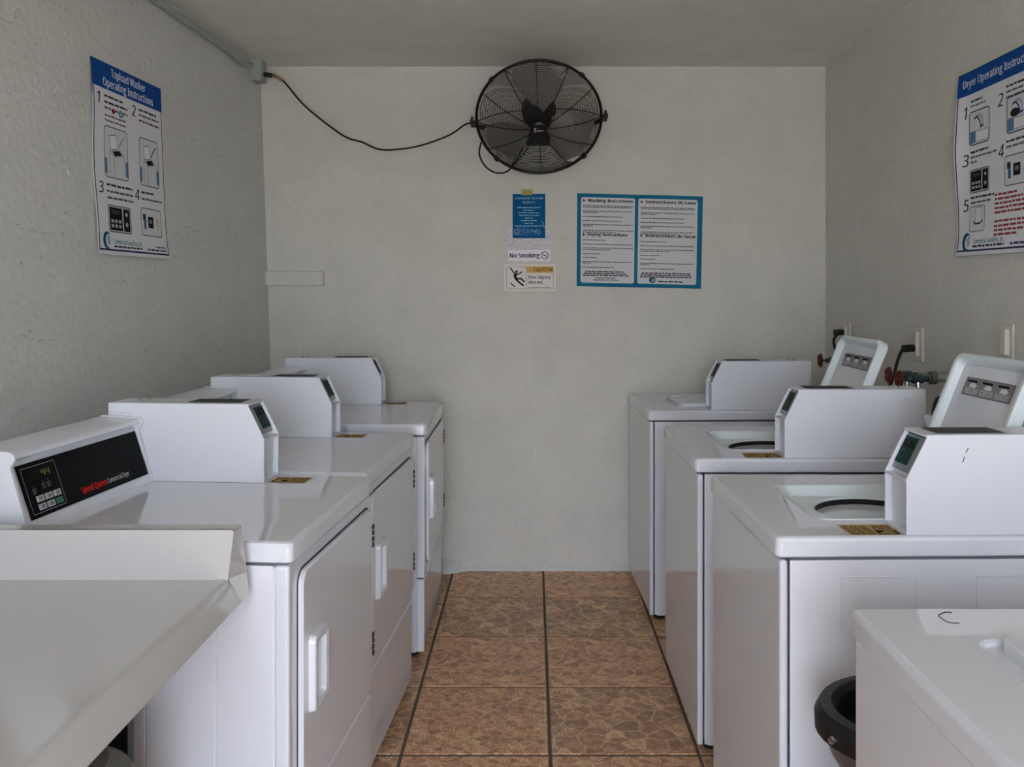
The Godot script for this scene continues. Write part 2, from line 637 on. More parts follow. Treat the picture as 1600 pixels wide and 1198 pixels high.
func tile_material(k: int) -> StandardMaterial3D:
	var S := 512
	var cell := FastNoiseLite.new()
	cell.seed = 40 + k * 7
	cell.noise_type = FastNoiseLite.TYPE_CELLULAR
	cell.frequency = [0.020, 0.026, 0.013][k]
	cell.fractal_type = FastNoiseLite.FRACTAL_NONE
	cell.cellular_distance_function = FastNoiseLite.DISTANCE_EUCLIDEAN
	cell.cellular_jitter = 1.0
	cell.domain_warp_enabled = true
	cell.domain_warp_amplitude = 14.0
	cell.domain_warp_frequency = 0.012
	cell.cellular_return_type = FastNoiseLite.RETURN_CELL_VALUE
	var tint := noise(70 + k, 0.02)
	var fine := noise(90 + k, 0.09, FastNoiseLite.TYPE_SIMPLEX_SMOOTH, 3)
	var V := PackedFloat32Array()
	V.resize(S * S)
	var D := PackedFloat32Array()
	D.resize(S * S)
	for y in S:
		for x in S:
			V[y * S + x] = cell.get_noise_2d(x, y * 1.25)
	cell.cellular_return_type = FastNoiseLite.RETURN_DISTANCE2_SUB
	for y in S:
		for x in S:
			D[y * S + x] = cell.get_noise_2d(x, y * 1.25) + 1.0
	var base = [Color(0.850, 0.623, 0.479), Color(0.830, 0.617, 0.467), Color(0.734, 0.561, 0.431)][k]
	var pale := Color(0.960, 0.810, 0.623)
	var dark := Color(0.567, 0.429, 0.330)
	var line := Color(0.960, 0.817, 0.636)
	var im := Image.create(S, S, false, Image.FORMAT_RGB8)
	var hi := Image.create(S, S, false, Image.FORMAT_RGBA8)
	for y in S:
		for x in S:
			var i := y * S + x
			var t: float = tint.get_noise_2d(x, y)
			var f: float = fine.get_noise_2d(x, y)
			var vv := V[i]
			var c: Color = base
			if vv > 0.55:
				c = c.lerp(pale, clampf((vv - 0.4) * 1.3, 0, 0.75))
			elif vv < -0.3:
				c = c.lerp(dark, clampf(-vv * 0.5, 0, 0.45))
			c = c.lerp(pale, clampf(t * 0.7, 0, 0.4)).lerp(dark, clampf(-t * 0.9, 0, 0.35))
			var e: float = clampf(1.0 - D[i] / 0.16, 0, 1)
			c = c.lerp(line, e * clampf(0.7 + 0.6 * f, 0, 1))
			c = c * (1.0 + f * 0.22)
			im.set_pixel(x, y, Color(c.r, c.g, c.b))
			var hh := clampf(0.5 + minf(D[i], 0.35) * 0.6 + f * 0.15 + t * 0.1, 0, 1)
			hi.set_pixel(x, y, Color(hh, hh, hh))
	hi.bump_map_to_normal_map(2.5)
	var m := StandardMaterial3D.new()
	m.albedo_texture = ImageTexture.create_from_image(im)
	m.normal_enabled = true
	m.normal_texture = ImageTexture.create_from_image(hi)
	m.normal_scale = 0.5
	m.roughness = 0.42
	return m

# ---------------------------------------------------------------- room
func slab(a: Vector3, b: Vector3, c: Vector3, d: Vector3, out: Vector3) -> MB:
	var mb := MB.new()
	var p := [a, b, c, d]
	var n := (b - a).cross(c - a).normalized()
	if n.dot(out) > 0: n = -n
	mb.quad(a, b, c, d, n)
	mb.quad(a + out, b + out, c + out, d + out, -n)
	var mid := (a + b + c + d) / 4.0
	for i in 4:
		var q: Vector3 = p[i]
		var r: Vector3 = p[(i + 1) % 4]
		var m := (r - q).cross(out).normalized()
		if m.dot(q - mid) < 0: m = -m
		mb.quad(q, r, r + out, q + out, m)
	return mb

func room():
	var zf := -FRONT
	var xl0 = left_x(0, BACK)
	# floor: mortar bed with a tile in every cell
	var mb := MB.new()
	mb.box(Vector3(-2.0, -0.15, -BACK - 0.15), Vector3(RIGHT + 0.15, -0.0045, zf + 0.0), 0.0)
	var fl := struct("floor", mb, M.grout, "brown flagstone-printed square floor tiles with dark joints")
	var pitch_x := 0.4635
	var pitch_d := 0.4615
	var tm := MB.new()
	var hx := (pitch_x - 0.011) / 2
	var hz := (pitch_d - 0.013) / 2
	tm.quad(Vector3(-hx + 0.002, 0, -hz + 0.002), Vector3(hx - 0.002, 0, -hz + 0.002), Vector3(hx - 0.002, 0, hz - 0.002), Vector3(-hx + 0.002, 0, hz - 0.002), Vector3.UP)
	var lo := [Vector3(-hx, -0.002, -hz), Vector3(hx, -0.002, -hz), Vector3(hx, -0.002, hz), Vector3(-hx, -0.002, hz)]
	for i in 4:
		var a: Vector3 = lo[i]
		var b: Vector3 = lo[(i + 1) % 4]
		var a2 := Vector3(a.x - signf(a.x) * 0.002, 0, a.z - signf(a.z) * 0.002)
		var b2 := Vector3(b.x - signf(b.x) * 0.002, 0, b.z - signf(b.z) * 0.002)
		var o := ((a + b) * 0.5 * Vector3(1, 0, 1)).normalized()
		mb = tm
		tm.quad(a, b, b2, a2, (o + Vector3.UP).normalized(), Vector2(0, 0), Vector2(1, 0), Vector2(1, 0.01), Vector2(0, 0.01))
		tm.quad(a, b, b - Vector3.UP * 0.01, a - Vector3.UP * 0.01, o, Vector2(0, 0), Vector2(1, 0), Vector2(1, 0.01), Vector2(0, 0.01))
	var tmesh := tm.mesh()
	var r := RandomNumberGenerator.new()
	r.seed = 5
	for iz in range(-3, 12):
		for ix in range(-4, 4):
			var cx := 0.055 + (ix + 0.5) * pitch_x
			var cd := 3.147 - (iz - 0.5) * pitch_d
			if cd - hz < FRONT - 0.2 or cd - hz > BACK or cx - hx > RIGHT or cx + hx < -1.72:
				continue
			var kind: int = [0, 1, 0, 1, 2][r.randi() % 5]
			if iz == -1 and ix == -1: kind = 2
			if iz == 1 and ix == 0: kind = 2
			if iz == 0: kind = 0
			if iz == 1 and ix == -1: kind = 1
			var t := part("tile", tmesh, M["tile%d" % kind], fl)
			t.position = Vector3(cx, r.randf_range(-0.0006, 0.0), -cd)
			t.rotation.y = PI * (r.randi() % 2)
	# walls
	var H := CEIL
	var w := struct("wall_back", slab(Vector3(-2.0, 0, -BACK), Vector3(RIGHT + 0.15, 0, -BACK), Vector3(RIGHT + 0.15, H, -BACK), Vector3(-2.0, H, -BACK), Vector3(0, 0, -0.15)), M.plaster, "cream painted plaster back wall")
	struct("wall_left", slab(Vector3(left_x(0, BACK), 0, -BACK), Vector3(left_x(0, FRONT), 0, zf), Vector3(left_x(H, FRONT), H, zf), Vector3(left_x(H, BACK), H, -BACK), Vector3(-0.15, 0, 0)), M.plaster_rough, "rough chipped cream plaster wall beside the dryers")
	struct("wall_right", slab(Vector3(RIGHT, 0, -BACK), Vector3(RIGHT, 0, zf), Vector3(RIGHT, H, zf), Vector3(RIGHT, H, -BACK), Vector3(0.15, 0, 0)), M.plaster, "cream painted plaster wall beside the washers")
	struct("ceiling", slab(Vector3(-2.0, H, -BACK - 0.15), Vector3(RIGHT + 0.15, H, -BACK - 0.15), Vector3(RIGHT + 0.15, H, zf + 0.15), Vector3(-2.0, H, zf + 0.15), Vector3(0, 0.15, 0)), M.plaster_ceiling, "cream painted ceiling")
	# front wall with the wide open doorway that the daylight comes through
	var fw := MB.new()
	var ox0 := -0.80
	var ox1 := 0.80
	var oh := 2.30
	fw.box(Vector3(-2.0, 0, zf), Vector3(ox0, H, zf + 0.15))
	fw.box(Vector3(ox1, 0, zf), Vector3(RIGHT + 0.15, H, zf + 0.15))
	fw.box(Vector3(ox0, oh, zf), Vector3(ox1, H, zf + 0.15))
	struct("wall_front", fw, M.plaster, "cream wall around the wide open doorway")
	var gm := MB.new()
	gm.box(Vector3(-12, -0.12, zf), Vector3(12, -0.02, zf + 16))
	struct("pavement", gm, M.concrete, "concrete pavement outside the doorway")
	# old plaster: a lumpy skirt along the foot of the back wall
	var sk := MB.new()
	var pr := noise(31, 6.0)
	var last := []
	for i in 61:
		var x: float = -0.46 + i * 0.0165
		var hgt := 0.02 + 0.018 * absf(pr.get_noise_1d(x * 2.0)) + (0.035 if x < -0.37 else 0.0)
		var dep := 0.010 + 0.014 * absf(pr.get_noise_1d(x * 3.0 + 9)) + (0.05 * clampf((-0.33 - x) / 0.1, 0, 1))
		var ring := [Vector3(x, hgt, -BACK + 0.001), Vector3(x, hgt * 0.72, -BACK + dep * 0.45), Vector3(x, hgt * 0.3, -BACK + dep * 0.85), Vector3(x, 0.0, -BACK + dep)]
		if last:
			for k in 3:
				var n: Vector3 = Vector3(0, ring[k + 1].z - ring[k].z, ring[k].y - ring[k + 1].y).normalized()
				sk.quad(last[k], ring[k], ring[k + 1], last[k + 1], n)
		last = ring
	struct("baseboard_back", sk, M.plaster_rough, "crumbling plaster fillet along the foot of the back wall")
	# ridges and cracks standing out of the rough plaster
	var wl: MeshInstance3D = get_node("wall_left")
	for cr in [[[0, 92], [22, 96], [48, 95], [72, 112], [95, 140], [118, 150], [134, 158]], [[258, 203], [285, 215], [306, 220], [330, 240], [366, 254], [404, 278]], [[0, 344], [24, 350], [52, 362], [84, 366], [110, 372]], [[100, 256], [108, 268], [115, 283]], [[60, 134], [78, 146], [92, 140]], [[268, 360], [300, 372], [342, 380]], [[20, 520], [60, 532], [105, 528]]]:
		var pts := []
		for i in cr.size() - 1:
			for k in 6:
				var f := k / 6.0
				var q := on_left(lerpf(cr[i][0], cr[i + 1][0], f) + rng.randf_range(-2, 2), lerpf(cr[i][1], cr[i + 1][1], f) + rng.randf_range(-3, 3))
				pts.append(q)
		var cm := MB.new()
		for i in pts.size() - 1:
			if rng.randf() < 0.82:
				cm.tube([pts[i], pts[i + 1]], rng.randf_range(0.0012, 0.0034), 5)
		part("plaster_ridge", cm, M.plaster_rough, wl)
	# small painted board on the back wall at the corner
	var bd := MB.new()
	var p0 := at(411, 446, BACK)
	var p1 := at(507, 424, BACK)
	bd.box(Vector3(p0.x, p0.y, -BACK), Vector3(p1.x, p1.y, -BACK + 0.032), 0.004)
	single("wall_cleat", bd, M.plaster, "short cream painted board fixed low on the back wall in the corner", "board")

# ---------------------------------------------------------------- machines
# local frame of a machine: F behind its front, Y up, W away from its near side; s = 1 when it faces +X
func P(s, F, Y, W) -> Vector3:
	return Vector3(-s * F, Y, -W)

func fbox(mb: MB, s, F0, F1, Y0, Y1, W0, W1, r := 0.0):
	var a := P(s, F0, Y0, W0)
	var b := P(s, F1, Y1, W1)
	mb.box(Vector3(minf(a.x, b.x), minf(a.y, b.y), minf(a.z, b.z)), Vector3(maxf(a.x, b.x), maxf(a.y, b.y), maxf(a.z, b.z)), r)

func fb(called, s, F0, F1, Y0, Y1, W0, W1, r, m, parent, label := "") -> MeshInstance3D:
	var mb := MB.new()
	fbox(mb, s, F0, F1, Y0, Y1, W0, W1, r)
	return part(called, mb, m, parent, label)

# loop of a rounded rectangle lying level: centre (F, W)
func level_loop(s, F, W, Y, hF, hW, r, ne := 7) -> PackedVector3Array:
	var o := PackedVector3Array()
	for q in rounded(hF, hW, r, 4, ne):
		o.append(P(s, F + q.x, Y, W + q.y))
	return o

func circle_loop(s, F, W, Y, rad, like: PackedVector2Array) -> PackedVector3Array:
	var o := PackedVector3Array()
	for q in like:
		var a := q.angle()
		o.append(P(s, F + cos(a) * rad, Y, W + sin(a) * rad))
	return o

# loop of a rounded rectangle standing in the front plane: centre (W, Y)
func front_loop(s, F, W, Y, hW, hY, r) -> PackedVector3Array:
	var o := PackedVector3Array()
	for q in rounded(hW, hY, r, 5):
		o.append(P(s, F, Y + q.y, W + q.x))
	return o

const DEPTH := 0.70
const TOP := 0.92

func cabinet(t: Node3D, s, W):
	fb("cabinet", s, 0.03, DEPTH, 0.022, 0.868, 0.002, W - 0.002, 0.006, M.enamel_side, t)
	for c in [[0.05, 0.05], [0.05, W - 0.05], [DEPTH - 0.05, 0.05], [DEPTH - 0.05, W - 0.05]]:
		var mb := MB.new()
		mb.lathe([Vector2(0.0, 0.0), Vector2(0.022, 0.0), Vector2(0.022, 0.012), Vector2(0.010, 0.014), Vector2(0.010, 0.03)], Transform3D(Basis(), P(s, c[0], 0.0, c[1])), 12)
		part("foot", mb, M.rubber, t)

func dryer(pos: Vector3, turn: float, W: float, label: String, lit: bool):
	var s := 1.0
	var t := thing("dryer", label, "dryer", pos, turn, "dryers along the left-hand wall")
	t.set_meta("group", "row of three dryers")
	cabinet(t, s, W)
	# side skins with their seams
	for f in [[0.0335, 0.156], [0.1585, 0.308], [0.3105, DEPTH - 0.002]]:
		fb("side_panel", s, f[0], f[1], 0.03, 0.870, 0.0, 0.004, 0.0015, M.enamel_side, t)
	fb("front_panel", s, 0.0, 0.032, 0.315, 0.870, 0.0, W, 0.007, M.enamel, t)
	fb("lower_panel", s, 0.0, 0.032, 0.026, 0.310, 0.0, W, 0.007, M.enamel, t)
	# worktop
	var mb := MB.new()
	var hF := (DEPTH + 0.008) / 2
	var cF := DEPTH / 2 - 0.004
	var hW := W / 2 + 0.003
	mb.loft([level_loop(s, cF, W / 2, 0.876, hF - 0.004, hW - 0.004, 0.012), level_loop(s, cF, W / 2, 0.879, hF, hW, 0.014), level_loop(s, cF, W / 2, TOP - 0.010, hF, hW, 0.014), level_loop(s, cF, W / 2, TOP - 0.003, hF - 0.003, hW - 0.003, 0.013), level_loop(s, cF, W / 2, TOP, hF - 0.010, hW - 0.010, 0.010)], true, true)
	part("worktop", mb, M.enamel, t)
	# door
	var w0 := 0.052
	var w1 := W - 0.030
	var wc := (w0 + w1) / 2
	var hw := (w1 - w0) / 2
	mb = MB.new()
	mb.loft([front_loop(s, 0.001, wc, 0.60, hw + 0.004, 0.245, 0.034), front_loop(s, -0.0015, wc, 0.60, hw + 0.004, 0.245, 0.034)], false, true)
	part("door_seam", mb, M.seam, t)
	mb = MB.new()
	mb.loft([front_loop(s, 0.0, wc, 0.60, hw, 0.241, 0.032), front_loop(s, -0.008, wc, 0.60, hw, 0.241, 0.032), front_loop(s, -0.0125, wc, 0.60, hw - 0.004, 0.237, 0.029)], false, true)
	var door := part("door", mb, M.enamel, t)
	var hc := w0 + 0.085
	mb = MB.new()
	mb.loft([front_loop(s, -0.012, hc, 0.605, 0.050, 0.085, 0.014), front_loop(s, -0.026, hc, 0.605, 0.048, 0.082, 0.014), front_loop(s, -0.028, hc, 0.605, 0.043, 0.077, 0.012), front_loop(s, -0.026, hc, 0.605, 0.030, 0.066, 0.010), front_loop(s, -0.0135, hc + 0.004, 0.605, 0.026, 0.060, 0.008)], false, true)
	part("handle", mb, M.enamel, door, "white recessed door pull")
	for hy in [0.76, 0.46]:
		mb = MB.new()
		for k in 4:
			fbox(mb, s, -0.016, -0.004, hy - 0.032 + k * 0.017, hy - 0.020 + k * 0.017, w1 - 0.002 - (0.004 if k % 2 else 0.0), w1 + 0.010, 0.002)
		part("hinge", mb, M.black, door, "dark metal hinge")
	# control console along the back
	mb = MB.new()
	var cw0 := 0.012
	var cw1 := W - 0.118
	var prof := PackedVector2Array([Vector2(0.5770, TOP - 0.002), Vector2(0.5790, TOP + 0.012), Vector2(0.6260, 1.068), Vector2(0.6320, 1.074), Vector2(0.6080, 1.080), Vector2(0.6080, 1.086), Vector2(0.6160, 1.093), Vector2(0.7200, 1.098), Vector2(DEPTH + 0.03, 1.085), Vector2(DEPTH + 0.03, TOP - 0.002)])
	mb.prism(prof, P(s, 0, 0, cw0), P(s, 1, 0, 0), Vector3.UP, P(s, 0, 0, cw1 - cw0), true)
	var con := part("control_console", mb, M.enamel, t)
	for e in [cw0 - 0.004, cw1 - 0.004]:
		mb = MB.new()
		mb.prism(PackedVector2Array([Vector2(0.5750, TOP + 0.001), Vector2(0.5760, TOP + 0.012), Vector2(0.6140, 1.062), Vector2(0.6040, 1.078), Vector2(0.6040, 1.087), Vector2(0.6150, 1.096), Vector2(0.7200, 1.101), Vector2(DEPTH + 0.033, 1.087), Vector2(DEPTH + 0.033, TOP + 0.001)]), P(s, 0, 0, e), P(s, 1, 0, 0), Vector3.UP, P(s, 0, 0, 0.008), true)
		part("end_cap", mb, M.enamel, con)
	# black face, on the slope from (0.537, 0.932) to (0.582, 1.066)
	var f0 := Vector2(0.5815, 0.944)
	var f1 := Vector2(0.6205, 1.060)
	var outn := Vector2(-(f1.y - f0.y), f1.x - f0.x).normalized()
	var fp := func(w: float, v: float, off: float) -> Vector3:
		var q: Vector2 = f0.lerp(f1, v) + outn * off
		return P(s, q.x, q.y, w)
	var a0 := cw0 + 0.02
	var a1 := cw1 - 0.016
	mb = MB.new()
	var on := (P(s, outn.x, outn.y, 0)).normalized()
	mb.quad(fp.call(a0, 1.0, 0.003), fp.call(a1, 1.0, 0.003), fp.call(a1, 0.0, 0.003), fp.call(a0, 0.0, 0.003), on)
	for e in [[a0, a1, 1.0, 1.0], [a0, a1, 0.0, 0.0], [a0, a0, 0.0, 1.0], [a1, a1, 0.0, 1.0]]:
		mb.quad(fp.call(e[0], e[2], 0.003), fp.call(e[1], e[3], 0.003), fp.call(e[1], e[3], -0.001), fp.call(e[0], e[2], -0.001), on, Vector2.ZERO, Vector2.ZERO, Vector2.ZERO, Vector2.ZERO)
	if not M.has("console_print"):
		console_print()
	part("control_panel", mb, M.console_print, con, "black control panel with red and white lettering")
	# keys: positions measured across the panel
	var L := a1 - a0
	for k in [[0.088, 0.32, 0], [0.150, 0.32, 0], [0.212, 0.32, 0], [0.088, 0.17, 0], [0.150, 0.17, 0], [0.212, 0.17, 1]]:
		mb = MB.new()
		var cw: float = a0 + L * k[0]
		var hwk := 0.0115
		var hv := 0.055
		var top := [fp.call(cw - hwk, k[1] + hv, 0.0055), fp.call(cw + hwk, k[1] + hv, 0.0055), fp.call(cw + hwk, k[1] - hv, 0.0055), fp.call(cw - hwk, k[1] - hv, 0.0055)]
		mb.quad(top[0], top[1], top[2], top[3], on)
		for i in 4:
			var p: Vector3 = top[i]
			var q: Vector3 = top[(i + 1) % 4]
			mb.quad(p, q, q - on * 0.003, p - on * 0.003, (q - p).cross(on).normalized(), Vector2.ZERO, Vector2.ZERO, Vector2.ZERO, Vector2.ZERO)
		if not M.has("key_print"):
			key_print()
		part("button", mb, M.green_key if k[2] else M.key_print, con, "green start button" if k[2] else "")
	if lit:
		# lit digits
		mb = MB.new()
		for dg in 2:
			var w: float = a0 + L * (0.150 + dg * 0.034)
			for sg in [[0, 0.80, 0, 0.745], [1, 0.80, 1, 0.745], [0, 0.745, 1, 0.745], [1, 0.745, 1, 0.69]]:
				var A: Vector3 = fp.call(w + sg[0] * 0.009, sg[1] + 0.01, 0.0042)
				var B: Vector3 = fp.call(w + sg[2] * 0.009, sg[3] + 0.01, 0.0042)
				mb.tube([A, B], 0.0008, 5)
		var dm := mat("digit", Color(0.36, 0.34, 0.08), 0.5)
		dm.emission_enabled = true
		dm.emission = Color(0.55, 0.52, 0.10)
		dm.emission_energy_multiplier = 0.02
		part("digit_display", mb, dm, con, "lit yellow digits 44")
	coin_box(t, s, W - 0.112, 0.265)
	sticker(t, s, 0.155, 0.255, W - 0.105, W - 0.035)

func console_print():
	var p := Print.new(1100, 260, Color(0.02, 0.02, 0.022))
	p.frame(18, 20, 268, 222, 4, 3, Color(0.62, 0.62, 0.62), Color(0.02, 0.02, 0.022))
	p.rect(60, 40, 160, 46, Color(0.06, 0.055, 0.045))
	for q in [[62, 116], [140, 102], [182, 102]]:
		p.disc(Vector2(q[0] + 14, q[1]), 3, 3, Color(0.45, 0.45, 0.45), 10)
		for k in 3:
			p.fine(q[0], q[1] + 10 + k * 10, 30 - k * 3, 4, Color(0.55, 0.55, 0.55), rng)
	p.text("Speed Queen", 430, 230, 46, Color(0.88, 0.09, 0.06), "Droid Sans", 0.0, 3.5, 0.0, 236)
	p.text("Commercial Dryer", 680, 229, 38, Color(0.80, 0.80, 0.80), "Droid Sans", 0.0, 1.0, 0.0, 225)
	M["console_print"] = printed(p, 0.35)

func key_print():
	var p := Print.new(64, 48, Color(0.70, 0.70, 0.71))
	for k in 2:
		p.rect(16, 12 + k * 14, 14, 8, Color(0.2, 0.2, 0.2))
		p.rect(34, 12 + k * 14, 16, 8, Color(0.2, 0.2, 0.2))
	M["key_print"] = printed(p, 0.75)

func coin_box(t: Node3D, s, W0: float, F0: float):
	var th := 0.108
	var Y0 := TOP + 0.001
	var poly := PackedVector2Array([Vector2(0, 0), Vector2(0, 0.118), Vector2(0.047, 0.212), Vector2(0.44, 0.212), Vector2(0.44, 0)])
	# core
	var core := PackedVector2Array([Vector2(0.016, 0.002), Vector2(0.016, 0.112), Vector2(0.060, 0.204), Vector2(0.436, 0.206), Vector2(0.436, 0.002)])
	var mb := MB.new()
	mb.prism(core, P(s, F0, Y0, W0 + 0.004), P(s, 1, 0, 0), Vector3.UP, P(s, 0, 0, th - 0.008))
	var cb := part("coin_box", mb, M.powder, t, "white metal coin box with slanted coin slot")
	for w in [W0, W0 + th - 0.004]:
		mb = MB.new()
		mb.prism(poly, P(s, F0, Y0, w), P(s, 1, 0, 0), Vector3.UP, P(s, 0, 0, 0.004))
		part("side_plate", mb, M.powder, cb)
	fb("top_plate", s, F0 + 0.043, F0 + 0.44, Y0 + 0.207, Y0 + 0.213, W0 + 0.0005, W0 + th - 0.0005, 0.002, M.powder, cb)
	if not M.has("decal_print"):
		var p := Print.new(400, 150, Color(0.30, 0.31, 0.32))
		for k in 8:
			p.fine(16, 14 + k * 16, 368, 6, Color(0.42, 0.43, 0.44), rng)
		M["decal_print"] = printed(p, 0.75)
	mb = MB.new()
	mb.quad(P(s, F0 + 0.075, Y0 + 0.2142, W0 + 0.020), P(s, F0 + 0.225, Y0 + 0.2142, W0 + 0.020), P(s, F0 + 0.225, Y0 + 0.2142, W0 + th - 0.012), P(s, F0 + 0.075, Y0 + 0.2142, W0 + th - 0.012), Vector3.UP)
	part("instruction_decal", mb, M.decal_print, cb, "dark grey instruction decal")
	# shelf under the slot and seam of the cash door
	fb("shelf", s, F0 - 0.001, F0 + 0.03, Y0 + 0.112, Y0 + 0.117, W0 + 0.003, W0 + th - 0.003, 0.001, M.powder, cb)
	fb("cash_door", s, F0 + 0.0135, F0 + 0.018, Y0 + 0.036, Y0 + 0.108, W0 + 0.008, W0 + th - 0.006, 0.001, M.powder, cb)
	fb("sill", s, F0, F0 + 0.02, Y0, Y0 + 0.005, W0 + 0.003, W0 + th - 0.003, 0.001, M.powder, cb)
	# coin mechanism on the slant
	var ta := atan2(0.094, 0.047)
	var e1 := P(s, cos(ta), sin(ta), 0)
	var e2 := P(s, -sin(ta), cos(ta), 0)
	var org := P(s, F0 + 0.004, Y0 + 0.118, W0 + th / 2)
	var B := Basis(e1, e2, P(s, 0, 0, 1))
	var T := Transform3D(B, org)
	mb = MB.new()
	mb.box(Vector3(0.012, -0.022, -th / 2 + 0.006), Vector3(0.098, -0.004, th / 2 - 0.006), 0.003, T)
	part("coin_mechanism", mb, M.mech, cb, "grey metal coin mechanism")
	if not M.has("slot_print"):
		var p := Print.new(120, 120, Color(0.10, 0.24, 0.24))
		p.rect(10, 14, 100, 34, Color(0.04, 0.10, 0.09))
		p.text("S", 66, 36, 20, Color(0.45, 0.62, 0.20), "Droid Sans", 0.0, 1.0)
		p.disc(Vector2(84, 78), 17, 20, Color(0.34, 0.48, 0.48), 20)
		p.disc(Vector2(84, 78), 12, 15, Color(0.06, 0.14, 0.14), 20)
		p.rect(14, 62, 34, 34, Color(0.25, 0.22, 0.20))
		M["slot_print"] = printed(p, 0.4)
	mb = MB.new()
	var y := -0.0025
	mb.quad(T * Vector3(0.090, y, -th / 2 + 0.042), T * Vector3(0.090, y, th / 2 - 0.010), T * Vector3(0.026, y, th / 2 - 0.010), T * Vector3(0.026, y, -th / 2 + 0.042), e2)
	mb.box(Vector3(0.026, -0.0045, -th / 2 + 0.042), Vector3(0.090, y - 0.0003, th / 2 - 0.010), 0.0, T)
	part("slot_panel", mb, M.slot_print, cb, "dark green coin slot panel")
	# lock tab pressed out of the side, screws on top
	mb = MB.new()
	fbox(mb, s, F0 + 0.375, F0 + 0.412, Y0 + 0.184, Y0 + 0.186, W0 - 0.002, W0 + 0.001)
	fbox(mb, s, F0 + 0.375, F0 + 0.412, Y0 + 0.176, Y0 + 0.1775, W0 - 0.002, W0 + 0.001)
	fbox(mb, s, F0 + 0.375, F0 + 0.377, Y0 + 0.176, Y0 + 0.186, W0 - 0.002, W0 + 0.001)
	part("lock_tab", mb, M.enamel_side, cb)
	for k in 2:
		mb = MB.new()
		mb.lathe([Vector2(0.0, 0.006), Vector2(0.004, 0.005), Vector2(0.006, 0.0)], Transform3D(Basis(), P(s, F0 + 0.372 - k * 0.012, Y0 + 0.213, W0 + 0.04 + k * 0.03)), 10)
		part("screw", mb, M.chrome, cb)

func sticker(t: Node3D, s, F0, F1, W0, W1):
	if not M.has("sticker_print"):
		var p := Print.new(200, 140, Color(0.74, 0.62, 0.42))
		p.rect(6, 8, 80, 56, Color(0.14, 0.12, 0.09))
		p.rect(16, 18, 60, 14, Color(0.78, 0.68, 0.48))
		p.rect(16, 40, 40, 14, Color(0.78, 0.68, 0.48))
		for k in 7:
			p.fine(96, 12 + k * 17, 96, 8, Color(0.17, 0.14, 0.10), rng)
		for k in 3:
			p.fine(8, 76 + k * 18, 76, 9, Color(0.17, 0.14, 0.10), rng)
		M["sticker_print"] = printed(p, 0.75)
	var mb := MB.new()
	mb.quad(P(s, F1, TOP + 0.0008, W0), P(s, F0, TOP + 0.0008, W0), P(s, F0, TOP + 0.0008, W1), P(s, F1, TOP + 0.0008, W1), Vector3.UP)
	part("warning_sticker", mb, M.sticker_print, t, "yellow and black warning sticker")

